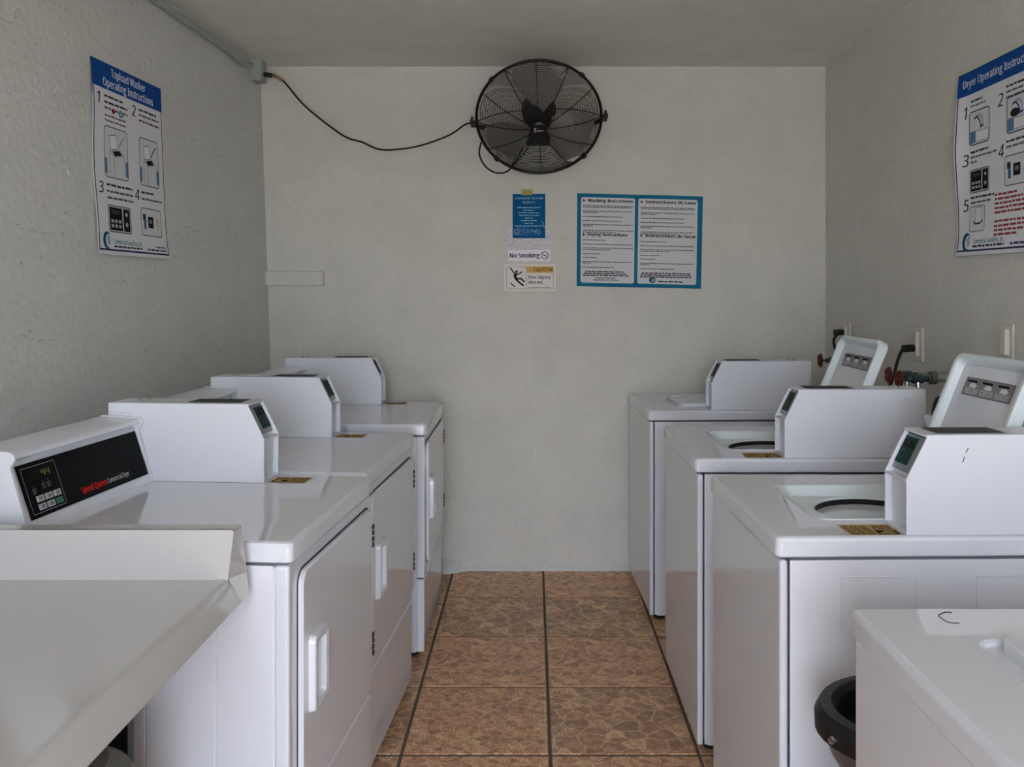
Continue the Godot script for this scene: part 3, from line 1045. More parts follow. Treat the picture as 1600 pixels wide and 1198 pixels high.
func washer(pos: Vector3, turn: float, W: float, label: String, open: bool, coins: bool):
	var s := -1.0
	var t := thing("washer", label, "washer", pos, turn, "row of four washers")
	cabinet(t, s, W)
	fb("front_panel", s, 0.0, 0.018, 0.026, 0.870, 0.0, W, 0.007, M.enamel, t)
	fb("side_panel", s, 0.0215, DEPTH - 0.002, 0.03, 0.870, -0.001, 0.004, 0.0015, M.enamel_side, t)
	for f in [[0.13, 0.292], [0.42, 0.582]]:
		var mb0 := MB.new()
		for e in [[f[0], f[0] + 0.0025, 0.25, 0.836], [f[1] - 0.0025, f[1], 0.25, 0.836], [f[0], f[1], 0.8335, 0.836], [f[0], f[1], 0.25, 0.2525]]:
			fbox(mb0, s, e[0], e[1], e[2], e[3], -0.0026, 0.0, 0.001)
		part("pressed_rib", mb0, M.enamel_side, t)
	# worktop with its well
	var hF := (DEPTH + 0.008) / 2
	var cF := DEPTH / 2 - 0.004
	var hW := W / 2 + 0.003
	var wF := 0.335                      # centre of the lid along F
	var hwF := 0.205
	var hwW := W / 2 - 0.135
	var mb := MB.new()
	var loops := [level_loop(s, cF, W / 2, 0.876, hF - 0.004, hW - 0.004, 0.012), level_loop(s, cF, W / 2, 0.879, hF, hW, 0.014), level_loop(s, cF, W / 2, TOP - 0.010, hF, hW, 0.014), level_loop(s, cF, W / 2, TOP - 0.003, hF - 0.003, hW - 0.003, 0.013), level_loop(s, cF, W / 2, TOP, hF - 0.010, hW - 0.010, 0.010)]
	loops.append(level_loop(s, wF, W / 2, TOP, hwF + 0.006, hwW + 0.006, 0.035))
	loops.append(level_loop(s, wF, W / 2, TOP - 0.003, hwF + 0.001, hwW + 0.001, 0.032))
	if open:
		mb.loft(loops, true, false)
		part("worktop", mb, M.enamel, t)
		mb = MB.new()
		loops = [level_loop(s, wF, W / 2, TOP - 0.004, hwF + 0.002, hwW + 0.002, 0.033), level_loop(s, wF, W / 2, TOP + 0.0015, hwF, hwW, 0.032), level_loop(s, wF, W / 2, TOP + 0.0015, hwF - 0.004, hwW - 0.004, 0.030)]
		loops.append(level_loop(s, wF, W / 2, TOP - 0.022, hwF - 0.024, hwW - 0.020, 0.026))
		loops.append(level_loop(s, wF, W / 2, TOP - 0.024, hwF - 0.028, hwW - 0.022, 0.026))
		var like := rounded(hwF, hwW, 0.03, 4, 7)
		var rad := hwW - 0.024
		loops.append(circle_loop(s, wF, W / 2, TOP - 0.024, rad, like))
		loops.append(circle_loop(s, wF, W / 2, TOP - 0.030, rad - 0.004, like))
		mb.loft(loops)
		part("tub_cover", mb, M.plastic_white, t, "white recessed tub cover")
		mb = MB.new()
		mb.loft([circle_loop(s, wF, W / 2, TOP - 0.0295, rad - 0.003, like), circle_loop(s, wF, W / 2, TOP - 0.044, rad - 0.004, like), circle_loop(s, wF, W / 2, TOP - 0.046, rad - 0.012, like)])
		part("gasket", mb, M.rubber, t, "black rubber gasket")
		mb = MB.new()
		mb.loft([circle_loop(s, wF, W / 2, TOP - 0.046, rad - 0.004, like), circle_loop(s, wF, W / 2, TOP - 0.050, rad - 0.008, like), circle_loop(s, wF, W / 2, TOP - 0.078, rad - 0.012, like), circle_loop(s, wF, W / 2, TOP - 0.082, rad - 0.018, like), circle_loop(s, wF, W / 2, TOP - 0.092, rad - 0.016, like)])
		part("balance_ring", mb, M.plastic_white, t, "white plastic tub ring")
		mb = MB.new()
		mb.loft([circle_loop(s, wF, W / 2, TOP - 0.091, rad - 0.014, like), circle_loop(s, wF, W / 2, TOP - 0.42, rad - 0.016, like)], false, true)
		part("basket", mb, M.steel, t, "steel wash basket")
		mb = MB.new()
		mb.lathe([Vector2(0.11, 0.0), Vector2(0.06, 0.05), Vector2(0.045, 0.16), Vector2(0.04, 0.25), Vector2(0.03, 0.275), Vector2(0.0, 0.28)], Transform3D(Basis(), P(s, wF, TOP - 0.42, W / 2)), 20)
		part("agitator", mb, M.plastic_white, t, "white agitator")
	else:
		loops.append(level_loop(s, wF, W / 2, TOP - 0.008, hwF - 0.001, hwW - 0.001, 0.030))
		loops.append(level_loop(s, wF, W / 2, TOP - 0.009, hwF - 0.030, hwW - 0.030, 0.020))
		mb.loft(loops, true, true)
		part("worktop", mb, M.enamel, t)
	# lid: a shallow tray hinged at its back edge
	var lidlen := 0.375
	var hinge := Vector2(wF + 0.172, TOP + 0.004)
	var ang := deg_to_rad(22.0)
	var ex := Vector3(0, 0, -1)                      # across W
	var ey: Vector3                                  # from the hinge to the free edge
	var ez: Vector3                                  # out of the inner face
	if open:
		ey = P(s, sin(ang), cos(ang), 0)
		ez = P(s, -cos(ang), sin(ang), 0)
	else:
		ey = P(s, -1, 0, 0)
		ez = P(s, 0, -1, 0)
	var org := P(s, hinge.x, hinge.y, W / 2)
	if not open:
		org = P(s, wF + lidlen / 2 + 0.01, TOP + 0.001, W / 2)
	var lp := func(x, y, z): return org + ex * x + ey * (lidlen / 2 + y) + ez * z
	var lw := hwW - 0.002
	var ring := func(dx: float, r: float, z: float) -> PackedVector3Array:
		var o := PackedVector3Array()
		for q in rounded(lw - dx, lidlen / 2 - dx, r, 5):
			o.append(lp.call(q.x, q.y, z))
		return o
	mb = MB.new()
	mb.loft([ring.call(0.004, 0.026, -0.012), ring.call(0.0, 0.03, -0.008), ring.call(0.0, 0.03, 0.016), ring.call(0.004, 0.027, 0.021), ring.call(0.013, 0.022, 0.021), ring.call(0.017, 0.020, 0.017), ring.call(0.026, 0.016, 0.0)], true, true)
	var lid := part("lid", mb, M.plastic_white if open else M.enamel, t, "white lid standing open" if open else "closed white lid")
	if open:
		if not M.has("lid_print"):
			lid_print()
		mb = MB.new()
		mb.loft([ring.call(0.027, 0.015, -0.001), ring.call(0.027, 0.015, 0.0015), ring.call(0.029, 0.014, 0.002)], false, true)
		part("inner_panel", mb, M.enamel, lid)
		mb = MB.new()
		var z := 0.0028
		mb.quad(lp.call(lw * 0.62, 0.128, z), lp.call(-lw * 0.66, 0.128, z), lp.call(-lw * 0.66, 0.080, z), lp.call(lw * 0.62, 0.080, z), ez)
		part("instruction_label", mb, M.lid_print, lid, "grey instruction label")
		for q in [[-lw + 0.034, -0.02], [lw - 0.008, 0.02]]:
			mb = MB.new()
			mb.lathe([Vector2(0.0, 0.007), Vector2(0.006, 0.006), Vector2(0.008, 0.0)], Transform3D(Basis(ex, ez, ey), lp.call(q[0], q[1], 0.001)), 12)
			part("bumper", mb, M.rubber, lid)
	else:
		# finger grip at the front edge of the lid
		mb = MB.new()
		var like := rounded(0.024, 0.07, 0.02, 4, 2)
		var gl := []
		for g in [[1.18, 0.0045], [1.0, 0.0115], [0.88, 0.0125], [0.7, 0.009]]:
			var o := PackedVector3Array()
			for q in like:
				o.append(P(s, wF - 0.155 + q.x * g[0], TOP + g[1] + 0.006, W / 2 + q.y * g[0]))
			gl.append(o)
		mb.loft(gl, false, true)
		part("lid_grip", mb, M.enamel, lid)
	# low rear console that the lid leans on
	mb = MB.new()
	mb.prism(PackedVector2Array([Vector2(0.592, TOP - 0.002), Vector2(0.606, 1.02), Vector2(0.616, 1.045), Vector2(0.65, 1.055), Vector2(DEPTH, 1.04), Vector2(DEPTH, TOP - 0.002)]), P(s, 0, 0, 0.112 if coins else 0.01), P(s, 1, 0, 0), Vector3.UP, P(s, 0, 0, W - (0.122 if coins else 0.02)), true)
	part("control_console", mb, M.enamel, t)
	if coins:
		coin_box(t, s, 0.003, 0.272)
		if open:
			sticker(t, s, 0.155, 0.268, 0.008, 0.09)
	if not coins:
		# brown scratch in the enamel
		mb = MB.new()
		var pts := []
		for q in [[1487, 957], [1478, 956], [1470, 959], [1467, 962], [1476, 969], [1487, 973], [1499, 973]]:
			var d: float = (EYE - TOP - 0.0005) * FPX / (q[1] - CY)
			pts.append(t.transform.affine_inverse() * at(q[0], q[1], d))
		mb.tube(smooth_path(pts, 4), 0.0009, 5)
		part("scratch", mb, M.rust, t, "thin brown scratch")
	elif open and W < 0.63:
		# black scuffs on the side of the coin box
		mb = MB.new()
		for e in [[0.405, 0.186, 0.400, 0.176], [0.397, 0.168, 0.393, 0.155]]:
			mb.tube([P(s, e[0], TOP + e[1], 0.0025), P(s, e[2], TOP + e[3], 0.0025)], 0.0009, 5)
		part("scuff", mb, M.black, t, "short black scuffs")

func lid_print():
	var p := Print.new(330, 130, Color(0.36, 0.36, 0.37))
	p.rect(4, 4, 322, 122, Color(0.54, 0.54, 0.55))
	for c in 3:
		p.rect(12 + c * 106, 18, 70, 16, Color(0.14, 0.14, 0.14))
		p.poly(PackedVector2Array([Vector2(40 + c * 106, 44), Vector2(66 + c * 106, 36), Vector2(88 + c * 106, 56), Vector2(78 + c * 106, 74), Vector2(34 + c * 106, 70)]), Color(0.88, 0.88, 0.88))
		for k in 3:
			p.fine(14 + c * 106, 80 + k * 14, 90, 6, Color(0.84, 0.84, 0.84), rng)
	M["lid_print"] = printed(p, 0.75)

# ---------------------------------------------------------------- counter
func counter():
	var t := thing("laundry_counter", "white laminate folding counter with raised end splash, beside a dryer", "counter", Vector3(-1.05, 0, -1.2))
	var o := t.position
	var Y := 0.867
	var far := -1.722
	var nearz := -0.62
	# top: front edge rolls over and down
	var prof := PackedVector2Array([Vector2(-1.49, Y), Vector2(-0.622, Y), Vector2(-0.619, Y + 0.0015), Vector2(-0.612, Y + 0.0015), Vector2(-0.606, Y - 0.002), Vector2(-0.602, Y - 0.007), Vector2(-0.580, Y - 0.043), Vector2(-0.5795, Y - 0.046), Vector2(-0.600, Y - 0.046), Vector2(-1.49, Y - 0.030)])
	var mb := MB.new()
	mb.prism(prof, Vector3(0, 0, far) - o, Vector3.RIGHT, Vector3.UP, Vector3(0, 0, nearz - far), true)
	part("countertop", mb, M.laminate, t)
	# end splash against the dryer
	mb = MB.new()
	var top := 0.966
	var pr := PackedVector2Array([Vector2(-1.49, Y - 0.01), Vector2(-0.6065, Y - 0.01), Vector2(-0.604, Y + 0.01), Vector2(-0.593, top - 0.004), Vector2(-0.597, top), Vector2(-1.49, top)])
	mb.prism(pr, Vector3(0, 0, far - 0.004) - o, Vector3.RIGHT, Vector3.UP, Vector3(0, 0, 0.010))
	part("end_splash", mb, M.laminate, t)
	mb = MB.new()
	# the splash is a thick strip whose end flares out over the rolled edge
	var nf := [Vector3(-0.593, top - 0.004, far + 0.004), Vector3(-0.605, Y + 0.002, far + 0.004), Vector3(-0.579, Y - 0.046, far + 0.004)]
	var ff := [Vector3(-0.5905, top - 0.006, far - 0.034), Vector3(-0.5815, Y + 0.002, far - 0.034), Vector3(-0.576, Y - 0.044, far - 0.034)]
	for k in 2:
		var n: Vector3 = (ff[k] - nf[k]).cross(nf[k + 1] - nf[k]).normalized()
		if n.x < 0: n = -n
		mb.quad(nf[k] - o, ff[k] - o, ff[k + 1] - o, nf[k + 1] - o, n)
	mb.quad(Vector3(-1.49, top, far + 0.004) - o, nf[0] + Vector3(-0.002, 0.004, 0) - o, ff[0] + Vector3(-0.002, 0.006, 0) - o, Vector3(-1.49, top, far - 0.034) - o, Vector3.UP)
	mb.quad(nf[0] + Vector3(-0.002, 0.004, 0) - o, ff[0] + Vector3(-0.002, 0.006, 0) - o, ff[0] - o, nf[0] - o, Vector3(0.8, 0.6, 0))
	mb.quad(Vector3(-1.49, top, far - 0.034) - o, ff[0] - o, ff[2] - o, Vector3(-1.49, Y - 0.03, far - 0.034) - o, Vector3(0, 0, -1))
	mb.quad(nf[2] - o, ff[2] - o, Vector3(-1.49, Y - 0.03, far - 0.034) - o, Vector3(-1.49, Y - 0.04, far + 0.004) - o, Vector3(0, -1, 0))
	part("splash_end_trim", mb, M.laminate, t)
	# dark end panel that carries it, and the wall rail
	mb = MB.new()
	mb.box(Vector3(-1.48, 0.0, -1.68) - o, Vector3(-0.775, 0.836, -1.655) - o, 0.002)
	part("support_panel", mb, M.black, t, "black end panel under the counter")
	mb = MB.new()
	mb.box(Vector3(-1.48, 0.0, -0.66) - o, Vector3(-0.605, 0.836, -0.635) - o, 0.002)  # near panel, out of view, widened towards the aisle to block doorway light
	part("support_panel", mb, M.black, t)
	mb = MB.new()
	mb.box(Vector3(-1.49, 0.77, -1.655) - o, Vector3(-1.46, 0.836, -0.66) - o, 0.002)
	part("wall_rail", mb, M.laminate, t)

# ---------------------------------------------------------------- fan
func fan():
	var c := at(842, 186, 4.17)
	var t := thing("wall_fan", "black caged drum fan tilted down high on the back wall", "fan", c)
	var tilt := Transform3D(Basis(Vector3.RIGHT, deg_to_rad(39)) * Basis(Vector3.BACK, 0.05), Vector3.ZERO)
	var R := 0.302
	var add := func(called, mb, m, label = ""):
		var p := part(called, mb, m, t, label)
		p.transform = tilt
		return p
	var zf := func(r): return 0.105 * (1.0 - pow(r / R, 2.4))
	var zb := func(r): return -0.10 * (1.0 - pow(r / R, 3.0))
	# front and rear cages
	for face in 2:
		var mb := MB.new()
		var n := 36 if face == 0 else 22
		for k in n:
			var r: float = lerpf(0.05, R - 0.006, float(k) / (n - 1))
			var ring := []
			var z: float = zf.call(r) if face == 0 else zb.call(r)
			for i in 56:
				ring.append(Vector3(cos(TAU * i / 56) * r, sin(TAU * i / 56) * r, z))
			mb.tube(ring, 0.0012, 4, false, true)
		add.call("front_cage" if face == 0 else "rear_cage", mb, M.black_wire)
		var ns := 12 if face == 0 else 6
		for k in ns:
			var a := TAU * (k + 0.5 * face) / ns + PI / 2
			var path := []
			for i in 9:
				var r: float = lerpf(0.035, R, i / 8.0)
				path.append(Vector3(cos(a) * r, sin(a) * r, (zf.call(r) if face == 0 else zb.call(r)) - 0.001))
			mb = MB.new()
			mb.tube(path, 0.0024, 6)
			add.call("cage_spoke", mb, M.black_wire)
	var mb := MB.new()
	var rim := []
	for i in 72:
		rim.append(Vector3(cos(TAU * i / 72) * R, sin(TAU * i / 72) * R, 0))
	mb.tube(rim, 0.0065, 8, false, true)
	add.call("rim", mb, M.black_wire)
	for a in [0.8, 2.35, 3.9, 5.5]:
		mb = MB.new()
		mb.box(Vector3(R - 0.008, -0.012, -0.012), Vector3(R + 0.010, 0.012, 0.012), 0.003, Transform3D(Basis(Vector3.BACK, a), Vector3.ZERO))
		add.call("rim_clip", mb, M.black)
	# three broad blades
	for k in 3:
		mb = MB.new()
		var a0 := PI / 2 + TAU * k / 3
		var up := []
		for i in 9:
			var r: float = lerpf(0.06, 0.272, i / 8.0)
			var row := []
			for j in 7:
				var half: float = lerpf(0.42, 0.62, sin(i / 8.0 * PI * 0.75))
				var f := j / 6.0 - 0.5
				var a: float = a0 + f * 2.0 * half * (1.0 - 0.25 * pow(i / 8.0, 4))
				row.append(Vector3(cos(a) * r, sin(a) * r, 0.005 - f * 0.075 - 0.010 * cos(f * PI)))
			up.append(row)
		for i in 8:
			for j in 6:
				var n: Vector3 = (up[i][j + 1] - up[i][j]).cross(up[i + 1][j] - up[i][j]).normalized()
				if n.z < 0: n = -n
				mb.quad(up[i][j], up[i][j + 1], up[i + 1][j + 1], up[i + 1][j], n)
				var b := Vector3(0, 0, -0.0025)
				mb.quad(up[i][j] + b, up[i][j + 1] + b, up[i + 1][j + 1] + b, up[i + 1][j] + b, -n)
		add.call("blade", mb, M.blade if M.has("blade") else mat("blade", Color(0.60, 0.59, 0.57), 0.45, 0.3))
	mb = MB.new()
	mb.lathe([Vector2(0.0, 0.03), Vector2(0.05, 0.028), Vector2(0.062, 0.01), Vector2(0.062, -0.03), Vector2(0.078, -0.04), Vector2(0.085, -0.10), Vector2(0.07, -0.15), Vector2(0.0, -0.16)], Transform3D(Basis(Vector3.RIGHT, PI / 2), Vector3.ZERO), 28)
	add.call("motor", mb, M.black)
	mb = MB.new()
	mb.lathe([Vector2(0.0, 0.113), Vector2(0.030, 0.112), Vector2(0.040, 0.108), Vector2(0.043, 0.100), Vector2(0.040, 0.096), Vector2(0.0, 0.096)], Transform3D(Basis(Vector3.RIGHT, PI / 2), Vector3.ZERO), 28)
	var badge = add.call("badge", mb, M.black_gloss, "round black badge with white script")
	mb = MB.new()
	var sc := []
	for q in [[-0.012, 0.009], [-0.018, 0.011], [-0.023, 0.007], [-0.019, 0.002], [-0.014, -0.003], [-0.018, -0.008], [-0.024, -0.007]]:
		sc.append(Vector3(q[0], q[1], 0.1135))
	mb.tube(smooth_path(sc, 4), 0.0016, 5)
	sc = []
	for q in [[-0.008, 0.002], [-0.007, -0.005], [-0.003, -0.004], [-0.001, 0.002], [0.001, -0.005], [0.005, 0.000], [0.007, -0.005], [0.011, 0.001], [0.014, -0.004], [0.024, -0.003]]:
		sc.append(Vector3(q[0], q[1], 0.1135))
	mb.tube(smooth_path(sc, 4), 0.0011, 5)
	var script_ := part("script", mb, M.plastic_white, badge)
	# yoke and wall plate (they do not tilt)
	mb = MB.new()
	var zw := -(BACK - 4.17)
	mb.tube(smooth_path([Vector3(-0.318, -0.016, 0.0), Vector3(-0.315, -0.015, -0.08), Vector3(-0.24, -0.01, -0.19), Vector3(-0.08, 0.0, zw + 0.05), Vector3(0.08, 0.0, zw + 0.05), Vector3(0.24, 0.01, -0.19), Vector3(0.315, 0.015, -0.08), Vector3(0.318, 0.016, 0.0)], 6), 0.012, 8)
	part("yoke", mb, M.black, t)
	mb = MB.new()
	mb.box(Vector3(-0.06, -0.08, zw), Vector3(0.06, 0.08, zw + 0.012), 0.003)
	mb.box(Vector3(-0.035, -0.03, zw + 0.01), Vector3(0.035, 0.03, zw + 0.065), 0.004)
	part("wall_plate", mb, M.black, t)
	for sd in [-1.0, 1.0]:
		mb = MB.new()
		var b := Basis(Vector3.BACK, -PI / 2 * sd)
		mb.lathe([Vector2(0.0, 0.0), Vector2(0.008, 0.0), Vector2(0.008, 0.020), Vector2(0.014, 0.022), Vector2(0.014, 0.030), Vector2(0.0, 0.031)], Transform3D(b, Vector3(0.302 * sd, 0.015 * sd, 0)), 12)
		mb.box(Vector3(0.322 * sd - 0.006, 0.015 * sd - 0.026, -0.012), Vector3(0.322 * sd + 0.006, 0.015 * sd + 0.026, 0.012), 0.004)
		part("tilt_knob", mb, M.black, t)
	# power cord: to the socket box, and its slack loop under the cage
	mb = MB.new()
	var pts := []
	for q in [[414, 116, 4.34], [428, 118, 4.33], [444, 128, 4.34], [478, 167, 4.36], [535, 211, 4.37], [566, 222, 4.37], [597, 234, 4.36], [650, 229, 4.33], [700, 212, 4.28], [726, 195, 4.22], [738, 192, 4.18]]:
		pts.append(at(q[0], q[1], q[2]) - c)
	mb.tube(smooth_path(pts, 6), 0.0046, 8)
	part("power_cord", mb, M.rubber, t)
	mb = MB.new()
	pts = []
	for q in [[752, 222, 4.22], [749, 240, 4.24], [757, 258, 4.26], [772, 269, 4.27], [790, 269, 4.27], [802, 258, 4.28], [812, 240, 4.3], [825, 218, 4.32]]:
		pts.append(at(q[0], q[1], q[2]) - c)
	mb.tube(smooth_path(pts, 6), 0.0042, 8)
	part("slack_cord", mb, M.rubber, t)
	mb = MB.new()
	var pa := at(413, 116, 4.34) - c
	var pb := at(425, 118, 4.335) - c
	mb.tube([pa, pb], 0.012, 10)
	part("plug", mb, M.black, t)
	mb = MB.new()
	mb.tube([at(426, 118, 4.335) - c, at(434, 121, 4.335) - c, at(442, 126, 4.34) - c], 0.009, 8)
	part("plug_tag", mb, M.tan_tape, t, "tan paper tag on the plug end")

# ---------------------------------------------------------------- conduit and socket box
func wiring():
	var bc := at(399, 109, 4.36)
	var t := thing("electrical_conduit", "grey painted conduit and socket box in the ceiling corner", "conduit", bc)
	var mb := MB.new()
	mb.box(Vector3(-0.042, -0.062, -0.045), Vector3(0.042, 0.062, 0.045), 0.006)
	part("socket_box", mb, M.painted_metal, t)
	mb = MB.new()
	mb.box(Vector3(-0.046, -0.066, 0.043), Vector3(0.046, 0.066, 0.050), 0.003)
	part("box_cover", mb, M.painted_metal, t)
	mb = MB.new()
	var pts := [bc + Vector3(-0.008, 0.015, 0.04)]
	for d in [4.18, 4.0, 3.85, 3.6, 3.2, 2.6, 1.8, 0.8, 0.0]:
		var y := CEIL - 0.048 - (0.012 if d > 4.1 else 0.0)
		pts.append(Vector3(left_x(y, d) + 0.021, y, -d))
	var rel := []
	for p in smooth_path(pts, 5):
		rel.append(p - bc)
	mb.tube(rel, 0.0155, 10)
	part("pipe", mb, M.painted_metal, t)
	for d in [3.3, 1.9]:
		mb = MB.new()
		var p := Vector3(left_x(CEIL - 0.048, d) + 0.019, CEIL - 0.048, -d) - bc
		mb.tube([p - Vector3(0, 0, 0.009), p + Vector3(0, 0, 0.009)], 0.0185, 12)
		part("strap", mb, M.painted_metal, t)

# ---------------------------------------------------------------- signs
const BLUE := Color(0.13, 0.33, 0.62)
const INK := Color(0.22, 0.22, 0.24)
const PAPER := Color(0.88, 0.885, 0.90)

func logo(p: Print, x: float, y: float, r: float):
	p.disc(Vector2(x, y), r * 0.85, r, Color(0.06, 0.33, 0.45), 28)
	p.disc(Vector2(x + r * 0.32, y + r * 0.05), r * 0.62, r * 0.78, PAPER, 24)
	p.disc(Vector2(x + r * 0.35, y), r * 0.34, r * 0.6, Color(0.50, 0.60, 0.66), 20)
	p.path([Vector2(x + r * 0.2, y - r * 0.4), Vector2(x + r * 0.5, y - r * 0.1), Vector2(x + r * 0.15, y + r * 0.15), Vector2(x + r * 0.5, y + r * 0.5)], r * 0.08, PAPER)

func draw_washer(p: Print, x: float, y: float, w: float, h: float, hand: bool):
	p.frame(x, y, w, h, 16, 3, Color(0.25, 0.27, 0.32), Color(0.83, 0.84, 0.86))
	p.rect(x + 4, y + h * 0.62, 12, h * 0.30, Color(0.30, 0.46, 0.62))
	p.rect(x + w - 16, y + h * 0.62, 12, h * 0.30, Color(0.30, 0.46, 0.62))
	var g := Color(0.3, 0.3, 0.33)
	p.poly(PackedVector2Array([Vector2(x + w * 0.22, y + h * 0.18), Vector2(x + w * 0.52, y + h * 0.14), Vector2(x + w * 0.56, y + h * 0.40), Vector2(x + w * 0.26, y + h * 0.45)]), Color(0.92, 0.92, 0.93))
	p.path([Vector2(x + w * 0.22, y + h * 0.18), Vector2(x + w * 0.52, y + h * 0.14), Vector2(x + w * 0.56, y + h * 0.40), Vector2(x + w * 0.26, y + h * 0.45), Vector2(x + w * 0.22, y + h * 0.18)], 2, g)
	p.poly(PackedVector2Array([Vector2(x + w * 0.22, y + h * 0.47), Vector2(x + w * 0.66, y + h * 0.40), Vector2(x + w * 0.86, y + h * 0.52), Vector2(x + w * 0.40, y + h * 0.60)]), Color(0.72, 0.73, 0.75))
	p.poly(PackedVector2Array([Vector2(x + w * 0.34, y + h * 0.475), Vector2(x + w * 0.62, y + h * 0.43), Vector2(x + w * 0.74, y + h * 0.51), Vector2(x + w * 0.44, y + h * 0.56)]), Color(0.12, 0.12, 0.13))
	p.path([Vector2(x + w * 0.22, y + h * 0.47), Vector2(x + w * 0.22, y + h * 0.92)], 2, g)
	p.path([Vector2(x + w * 0.40, y + h * 0.60), Vector2(x + w * 0.40, y + h * 0.96)], 2, g)
	p.path([Vector2(x + w * 0.86, y + h * 0.52), Vector2(x + w * 0.86, y + h * 0.90)], 2, g)
	p.path([Vector2(x + w * 0.60, y + h * 0.38), Vector2(x + w * 0.70, y + h * 0.26), Vector2(x + w * 0.84, y + h * 0.14)], 5 if hand else 3, g)

func draw_panel(p: Print, x: float, y: float, w: float, h: float):
	p.frame(x, y, w, h, 8, 3, Color(0.3, 0.3, 0.32), Color(0.75, 0.75, 0.76))
	p.rect(x + w * 0.06, y + h * 0.08, w * 0.54, h * 0.84, Color(0.10, 0.10, 0.11))
	p.rect(x + w * 0.66, y + h * 0.08, w * 0.28, h * 0.84, Color(0.13, 0.13, 0.14))
	p.rect(x + w * 0.14, y + h * 0.16, w * 0.36, h * 0.16, Color(0.25, 0.25, 0.26))
	for i in 3:
		for j in 2:
			p.rect(x + w * (0.12 + i * 0.16), y + h * (0.52 + j * 0.18), w * 0.11, h * 0.12, Color(0.7, 0.7, 0.7))
	p.disc(Vector2(x + w * 0.80, y + h * 0.28), w * 0.05, w * 0.05, Color(0.8, 0.8, 0.8), 10)
	p.disc(Vector2(x + w * 0.80, y + h * 0.66), w * 0.06, w * 0.06, Color(0.7, 0.7, 0.7), 10)

func draw_card(p: Print, x: float, y: float, w: float, h: float):
	p.frame(x, y, w, h, 12, 3, Color(0.3, 0.3, 0.33), Color(0.84, 0.85, 0.86))
	p.rect(x + w * 0.10, y + h * 0.22, w * 0.13, h * 0.22, Color(0.15, 0.2, 0.3))
	p.rect(x + w * 0.14, y + h * 0.42, w * 0.10, h * 0.34, Color(0.22, 0.38, 0.55))
	p.rect(x + w * 0.34, y + h * 0.30, w * 0.26, h * 0.40, Color(0.12, 0.12, 0.13))
	p.rect(x + w * 0.40, y + h * 0.40, w * 0.13, h * 0.14, Color(0.5, 0.5, 0.5))
	p.path([Vector2(x + w * 0.72, y + h * 0.60), Vector2(x + w * 0.78, y + h * 0.35), Vector2(x + w * 0.86, y + h * 0.5), Vector2(x + w * 0.80, y + h * 0.74)], 3, Color(0.4, 0.4, 0.42))

func poster_base(W: int, H: int, title_h: int) -> Print:
	var p := Print.new(W, H, PAPER)
	p.rect(0, 0, W, 5, Color(0.16, 0.20, 0.34))
	p.rect(0, 0, W, title_h, BLUE)
	for k in range(4, title_h, 9):
		p.rect(0, k, W, 2.2, Color(0.08, 0.20, 0.45))
	p.rect(4, title_h, 5, H - title_h - 14, Color(0.22, 0.25, 0.36))
	p.rect(W - 9, title_h, 5, H - title_h - 14, Color(0.22, 0.25, 0.36))
	p.rect(4, H - 19, W - 8, 6, Color(0.16, 0.20, 0.34))
	return p

